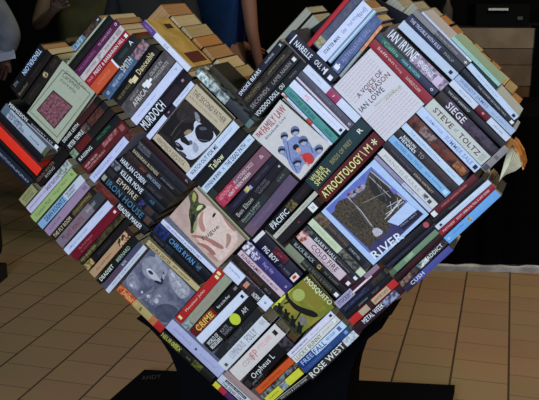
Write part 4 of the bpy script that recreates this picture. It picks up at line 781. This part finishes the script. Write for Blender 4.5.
def obox(mb, a0, a1, b0, b1, z0, z1, m):
    P = [fw(a0,b0), fw(a1,b0), fw(a1,b1), fw(a0,b1)]; slab(mb, P, z0, z1, m)
def frame_for(p, q):
    global gx, gd, off
    d = q - p; d.z = 0; d.normalize(); gx = d; gd = Vector((-d.y, d.x, 0))
def loc(p):            # world point -> (across, along) in the tile frame
    d = p - off; return d.dot(gx), d.dot(gd)
blk = mat((.002, .002, .0022), raw=True, rough=.95, spec=.02)
# black cloth-fronted counter on the right with a grey metal kick strip
GX, GD = gx, gd; frame_for(on_z(440, 271), on_z(539, 272.8)); k0 = on_z(440, 271); ka, kb = loc(k0)
ct = empty('draped_counter', fw(ka - .5, kb))
def under(o, parent): o.parent = parent; o.matrix_parent_inverse = Matrix.Translation(-parent.location)
def zat(py, px, a, b):   # height of the point seen at (px,py) at ground distance b along the tiles
    d = ray(px, py); t = (b - (CAM - off).dot(gd)) / d.dot(gd); return (CAM + d * t)
zt = zat(118, 520, 0, kb + .03).z
c1 = MB()
# gathered cloth front: shallow folds
NF = 60; A0, A1 = ka - .75, ka + 1.9; pts = []
for i in range(NF + 1):
    a = A0 + (A1 - A0) * i / NF; pts.append(fw(a, kb + .03 + .012 * math.sin(i * 1.9) + .006 * math.sin(i * .7)))
for i in range(NF):
    c1.face([(pts[i].x, pts[i].y, .035), (pts[i+1].x, pts[i+1].y, .035), (pts[i+1].x, pts[i+1].y, zt), (pts[i].x, pts[i].y, zt)], blk)
under(c1.build('cloth_front'), ct)
c2 = MB(); obox(c2, A0, A1, kb + .05, kb + .75, zt - .03, zt + .004, blk); obox(c2, A0, A1, kb + .06, kb + .75, .03, zt - .03, blk); under(c2.build('counter_body'), ct)
c3 = MB(); obox(c3, A0 + .2, A1, kb, kb + .045, 0.0, .026, mat((.5, .5, .5), (.3, .3, .3), scale=9, raw=True, rough=.4)); under(c3.build('kick_strip'), ct)
tag(ct, 'black cloth-fronted counter with a grey metal kick strip along the floor', 'counter')
# wooden slatted crate wall behind the counter
wb_ = kb + 1.0; wa = loc(zat(60, 533, 0, wb_))[0]; wl = loc(zat(60, 455, 0, wb_))[0] - .3
zs = [zat(y, 500, 0, wb_).z for y in (28, 48.5, 65, 86, 106, 128)]
wd = empty('wooden_screen', fw(wl, wb_))
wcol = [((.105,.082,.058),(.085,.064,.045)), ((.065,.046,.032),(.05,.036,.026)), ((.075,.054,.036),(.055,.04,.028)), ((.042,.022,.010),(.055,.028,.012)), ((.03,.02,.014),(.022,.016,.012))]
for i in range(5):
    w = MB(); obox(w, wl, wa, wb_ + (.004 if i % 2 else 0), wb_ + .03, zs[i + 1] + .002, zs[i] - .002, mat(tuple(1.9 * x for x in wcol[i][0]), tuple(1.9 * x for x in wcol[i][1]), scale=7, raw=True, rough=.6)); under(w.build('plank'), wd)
for a in (wl, (wl + wa) / 2, wa - .06):
    w = MB(); obox(w, a, a + .06, wb_ + .031, wb_ + .07, 0, zs[0] - .02, mat((.02,.014,.01), raw=True)); under(w.build('post'), wd)
w = MB(); obox(w, wa, wa + .5, wb_ - .02, wb_ + .1, 0, zs[0] + .01, blk); under(w.build('end_panel'), wd)
tag(wd, 'brown plank screen standing behind the black counter on the right', 'screen')
# black bag and flight case on top of the screen's shelf
cs_ = empty('equipment_case', fw(wl, wb_ + .12)); 
cc = MB(); z = zs[0]
sh = MB(); obox(sh, wl, wa + .5, wb_ + .075, wb_ + .6, z - .03, z, mat((.015,.012,.01), raw=True)); under(sh.build('shelf'), wd)
ca0, ca1 = loc(zat(15, 474, 0, wb_ + .2))[0], loc(zat(15, 527, 0, wb_ + .2))[0]
zc = zat(4, 500, 0, wb_ + .2).z
obox(cc, ca0, ca1, wb_ + .14, wb_ + .45, z + .001, zc, mat((.003,.003,.0032), raw=True, rough=.7, spec=.05)); under(cc.build('body'), cs_)
cc = MB(); obox(cc, ca0 + .07, ca1 - .13, wb_ + .12, wb_ + .139, zc - .035, zc - .022, mat((.45,.45,.45), raw=True, rough=.4)); under(cc.build('glint_streak', None), cs_)  # pale bar stands in for a specular streak on the case
cc = MB(); obox(cc, ca1 - .07, ca1 - .04, wb_ + .13, wb_ + .14, z + .04, z + .06, mat((.06,.06,.065), raw=True)); under(cc.build('latch'), cs_)
tag(cs_, 'black equipment case with a painted pale glint on the plank screen', 'case')
# small clear bottle and cup among the clutter behind the right lobe
def lathe(mb, prof, c, m, n=16):
    b = len(mb.v)
    for rr, zz in prof:
        for k in range(n): mb.v.append((c[0] + rr * math.cos(k * 2 * math.pi / n), c[1] + rr * math.sin(k * 2 * math.pi / n), c[2] + zz))
    for j in range(len(prof) - 1):
        for k in range(n): mb.f.append([b + j * n + k, b + j * n + (k + 1) % n, b + (j + 1) * n + (k + 1) % n, b + (j + 1) * n + k]); mb.m.append(mb.mi(m))
bt = MB(); pb_ = fw(ca0 - .16, wb_ + .2, z)
lathe(bt, [(0,0),(.03,0),(.032,.01),(.032,.10),(.012,.14),(.012,.165),(0,.165)], pb_, mat((.06,.05,.04), raw=True, rough=.15)); 
tag(bt.build('bottle', smooth=True), 'small dark glass bottle beside the black case on the shelf', 'bottle')
# ------------------------------------------------------------------ bystanders
def person(name_, base, face, label, shirt, trousers, skin, hair, arms, sleeve=.45, scale=1.0, build=1.0):
    """base: point on the floor; face: heading in radians; arms: (left, right) lists of elbow, wrist offsets in body frame (x right, y front, z up)"""
    root = empty('person', base, (0, 0, face - math.pi / 2)); root.scale = (scale,) * 3
    sm = mat(skin, raw=True, rough=.5); V = []; E = []; Rr = []
    def nd(p, r, par=None):
        V.append(p); Rr.append(r); i = len(V) - 1
        if par is not None: E.append((par, i))
        return i
    pel = nd((0, 0, .95), (.15 * build, .11)); wst = nd((0, .005, 1.10), (.13 * build, .10), pel); ch = nd((0, 0, 1.32), (.155 * build, .115), wst)
    nb = nd((0, -.01, 1.46), (.07, .065), ch); nk = nd((0, 0, 1.53), (.052, .054), nb)
    hd = nd((0, .02, 1.62), (.072, .088), nk); ht = nd((0, .012, 1.70), (.070, .085), hd)
    hands = []
    for s, (el, wr) in zip((-1, 1), arms):
        sh_ = nd((s * .17, 0, 1.41), (.055, .055), ch); e = nd(el, (.040, .040), sh_); w = nd(wr, (.026, .022), e)
        d = (Vector(wr) - Vector(el)).normalized(); side = d.cross(Vector((s * .2, 1, .1))).normalized()
        pl = nd(tuple(Vector(wr) + d * .05), (.036, .018), w); k = Vector(wr) + d * .085
        for q, ln in ((-1.5, .055), (-.5, .068), (.5, .072), (1.5, .062)):
            b0 = nd(tuple(k + side * q * .018), (.0095, .0095), pl); b1 = nd(tuple(k + side * q * .020 + d * ln * .55 + Vector((0, .006, -.004))), (.0085, .0085), b0)
            nd(tuple(k + side * q * .020 + d * ln * .95 + Vector((0, .02, -.01))), (.0075, .0075), b1)
        t0 = nd(tuple(Vector(wr) + d * .03 - side * .035 + Vector((0, .01, 0))), (.011, .011), pl); nd(tuple(Vector(wr) + d * .075 - side * .055 + Vector((0, .02, 0))), (.009, .009), t0)
    for s in (-1, 1):
        hp = nd((s * .085, 0, .88), (.09 * build, .09), pel); kn = nd((s * .10, .02, .50), (.056, .058), hp); an = nd((s * .105, -.01, .09), (.036, .04), kn); nd((s * .115, .12, .035), (.036, .028), an)
    me = bpy.data.meshes.new('body'); me.from_pydata(V, E, []); ob = bpy.data.objects.new('body', me); C.objects.link(ob); ob.parent = root
    me.materials.append(sm); mod = ob.modifiers.new('skin', 'SKIN'); mod.use_smooth_shade = True
    sv = me.skin_vertices[0].data
    for i, r_ in enumerate(Rr): sv[i].radius = r_; sv[i].use_root = (i == 0)
    sub = ob.modifiers.new('sub', 'SUBSURF'); sub.levels = 1; sub.render_levels = 2
    def cloth(nm, vs, es, rs, m):
        me = bpy.data.meshes.new(nm); me.from_pydata(vs, es, []); o = bpy.data.objects.new(nm, me); C.objects.link(o); o.parent = root
        me.materials.append(m); k = o.modifiers.new('skin', 'SKIN'); k.use_smooth_shade = True
        for i, r_ in enumerate(rs): me.skin_vertices[0].data[i].radius = r_; me.skin_vertices[0].data[i].use_root = (i == 0)
        q = o.modifiers.new('sub', 'SUBSURF'); q.levels = 1; q.render_levels = 2; return o
    vs = [(0, 0, .93), (0, .005, 1.10), (0, 0, 1.32), (0, -.005, 1.455)]; es = [(0, 1), (1, 2), (2, 3)]; rs = [(.178 * build, .135), (.155 * build, .125), (.18 * build, .14), (.085, .078)]
    for s, (el, wr) in zip((-1, 1), arms):
        i = len(vs); vs.append((s * .17, 0, 1.41)); rs.append((.074, .074)); es.append((2, i))
        if sleeve > .5:
            vs.append(el); rs.append((.056, .056)); es.append((i, i + 1)); e2 = Vector(el).lerp(Vector(wr), .85); vs.append(tuple(e2)); rs.append((.042, .042)); es.append((i + 1, i + 2))
        else:
            vs.append(tuple(Vector((s * .17, 0, 1.41)).lerp(Vector(el), .45))); rs.append((.064, .064)); es.append((i, i + 1))
    cloth('shirt', vs, es, rs, mat(shirt, tuple(x * .7 for x in shirt), scale=6, raw=True, rough=.8))
    vs = [(0, 0, .97)]; rs = [(.162 * build, .125)]; es = []
    for s in (-1, 1):
        i = len(vs); vs += [(s * .088, 0, .86), (s * .10, .02, .50), (s * .105, -.01, .10)]; rs += [(.105 * build, .10), (.078, .078), (.066, .068)]; es += [(0, i), (i, i + 1), (i + 1, i + 2)]
    cloth('trousers', vs, es, rs, mat(trousers, raw=True, rough=.85))
    for s in (-1, 1):
        b = MB(); prof = [(-.045, -.07), (.045, -.07), (.05, .08), (.035, .17), (-.035, .17), (-.05, .08)]
        slab(b, [Vector((s * .11 + x, y, 0)) for x, y in prof], 0.0, .075, mat((.01, .01, .01), raw=True)); b.build('shoe', root)
    # hair cap, eyes, nose, mouth, ears
    hb_ = MB(); hm = mat(hair, raw=True, rough=.7); n1, n2 = 16, 8
    for j in range(n2 + 1):
        for k in range(n1):
            th = j / n2 * 1.75; ph = k * 2 * math.pi / n1; hb_.v.append((.083 * math.sin(th) * math.cos(ph), -.012 + .100 * math.sin(th) * math.sin(ph) * (.82 if math.sin(ph) > 0 else 1), 1.665 + .105 * math.cos(th)))
    for j in range(n2):
        for k in range(n1):
            if j > 3 and math.sin((k + .5) * 2 * math.pi / n1) > .2: continue
            a = j * n1; hb_.f.append([a + k, a + (k + 1) % n1, a + n1 + (k + 1) % n1, a + n1 + k]); hb_.m.append(hb_.mi(hm))
    hb_.build('hair', root, smooth=True)
    fb = MB()
    for s in (-1, 1):
        lathe(fb, [(0, -.009), (.008, -.006), (.011, 0), (.008, .006), (0, .009)], (s * .03, .094, 1.655), mat((.7, .7, .7), raw=True), 8)
        lathe(fb, [(0, -.004), (.0045, 0), (0, .004)], (s * .03, .104, 1.655), mat((.02, .015, .01), raw=True), 8)
    fb.build('eyes', root, smooth=True)
    tag(root, label, 'person'); return root
dn = [((-.22, -.02, 1.12), (-.23, .06, .88)), ((.22, -.02, 1.12), (.23, .06, .88))]
def stand(px, py_dist):            # a floor point under pixel column px at a ground distance from the camera
    d = ray(px, 0); d.z = 0; d.normalize(); p = CAM + d * py_dist; return Vector((p.x, p.y, 0))
toc = lambda p: math.atan2(CAM.y - p.y, CAM.x - p.x)
p = stand(224, 5.3); person('p', p, toc(p) + 2.5, 'person in a plain royal blue t-shirt standing beyond the notch, arm hanging', (.007, .030, .12), (.003, .006, .008), (.26, .12, .08), (.005, .01, .008), [((-.2, .06, 1.14), (-.06, .27, 1.02)), dn[1]], build=.8)
p = stand(-55, 4.2); QP = at_depth(3, 54, (p - CAM).dot(FW) - .12); PF = toc(p) - .5
lq = Matrix.Rotation(-(PF - math.pi / 2), 3, 'Z') @ (QP - p); sd = 1 if lq.x > 0 else -1
wr = lq - Vector((sd * .03, .08, .02)); shp = Vector((sd * .17, 0, 1.41)); el = shp.lerp(wr, .5) + Vector((sd * .06, -.06, -.06)); hw = (tuple(el), tuple(wr))
print('paper', lq)
person('p', p, PF, 'person in a grey long sleeved shirt holding white paper at the left edge', (.17, .175, .185), (.004, .004, .005), (.08, .04, .028), (.02, .015, .01),
    [hw if sd < 0 else ((-.25, .02, 1.14), (-.22, .12, .92)), hw if sd > 0 else ((.25, .02, 1.14), (.22, .12, .92))], sleeve=.9)
PP = p
p = stand(82, 5.2); person('p', p, toc(p) + .15, 'person in a dark olive t-shirt with raised forearms behind the upper left stack', (.03, .028, .008), (.006, .006, .006), (.14, .09, .06), (.01, .01, .01), [((-.27, .02, 1.16), (-.19, .2, 1.24)), ((.27, .02, 1.16), (.19, .2, 1.26))], build=.95)
p = stand(152, 4.4); person('p', p, toc(p) + 3.0, 'person in a dark grey top behind the left lobe', (.016, .016, .016), (.006, .006, .006), (.05, .032, .022), (.01, .01, .01), dn, sleeve=.9, build=.8, scale=.97)
# the white paper in the left person's hand
q = QP; pp = MB(); e1 = (RT * .055 + UP * .012); e2 = (UP * .035 - RT * .012 + FW * .02)
pp.face([q - e1 - e2, q + e1 - e2, q + e1 + e2, q - e1 + e2], mat((.28, .29, .32), raw=True)); pp.face([q - e1 - e2 + FW * .002, q - e1 + e2 + FW * .002, q + e1 + e2 + FW * .002, q + e1 - e2 + FW * .002], mat((.28, .29, .32), raw=True))
tag(pp.build('paper_sheet'), 'folded white paper held at the far left edge', 'paper')
# ------------------------------------------------------------------ light
def area(name, loc_, target, size, size_y, power, col):
    l = bpy.data.lights.new(name, 'AREA'); l.shape = 'RECTANGLE'; l.size = size; l.size_y = size_y; l.energy = power; l.color = col
    o = bpy.data.objects.new(name, l); C.objects.link(o); o.location = loc_
    o.rotation_euler = (Vector(target) - Vector(loc_)).to_track_quat('-Z', 'Y').to_euler(); return o
area('window_light', (.1, -3.3, 1.45), (0, 0, .9), 1.7, .9, 142, (.61, .74, 1.0))
area('ceiling_light_right', (1.6, 1.6, 3.0), (1.3, 1.7, 0), .6, .6, 66, (1, .86, .66))
area('added_floor_light_left', (-1.2, 1.6, 3.0), (-1.4, 1.4, 0), .6, .6, 13, (.78, 1, .70))  # added lamp, tinted green to turn the left floor olive
w = bpy.data.worlds.new('world'); bpy.context.scene.world = w; w.use_nodes = True
w.node_tree.nodes['Background'].inputs[0].default_value = (.6, .7, 1, 1); w.node_tree.nodes['Background'].inputs[1].default_value = .03
vs_ = bpy.context.scene.view_settings; vs_.view_transform = 'Standard'; vs_.look = 'None'; vs_.gamma = 1; vs_.use_curve_mapping = False; vs_.exposure = 0
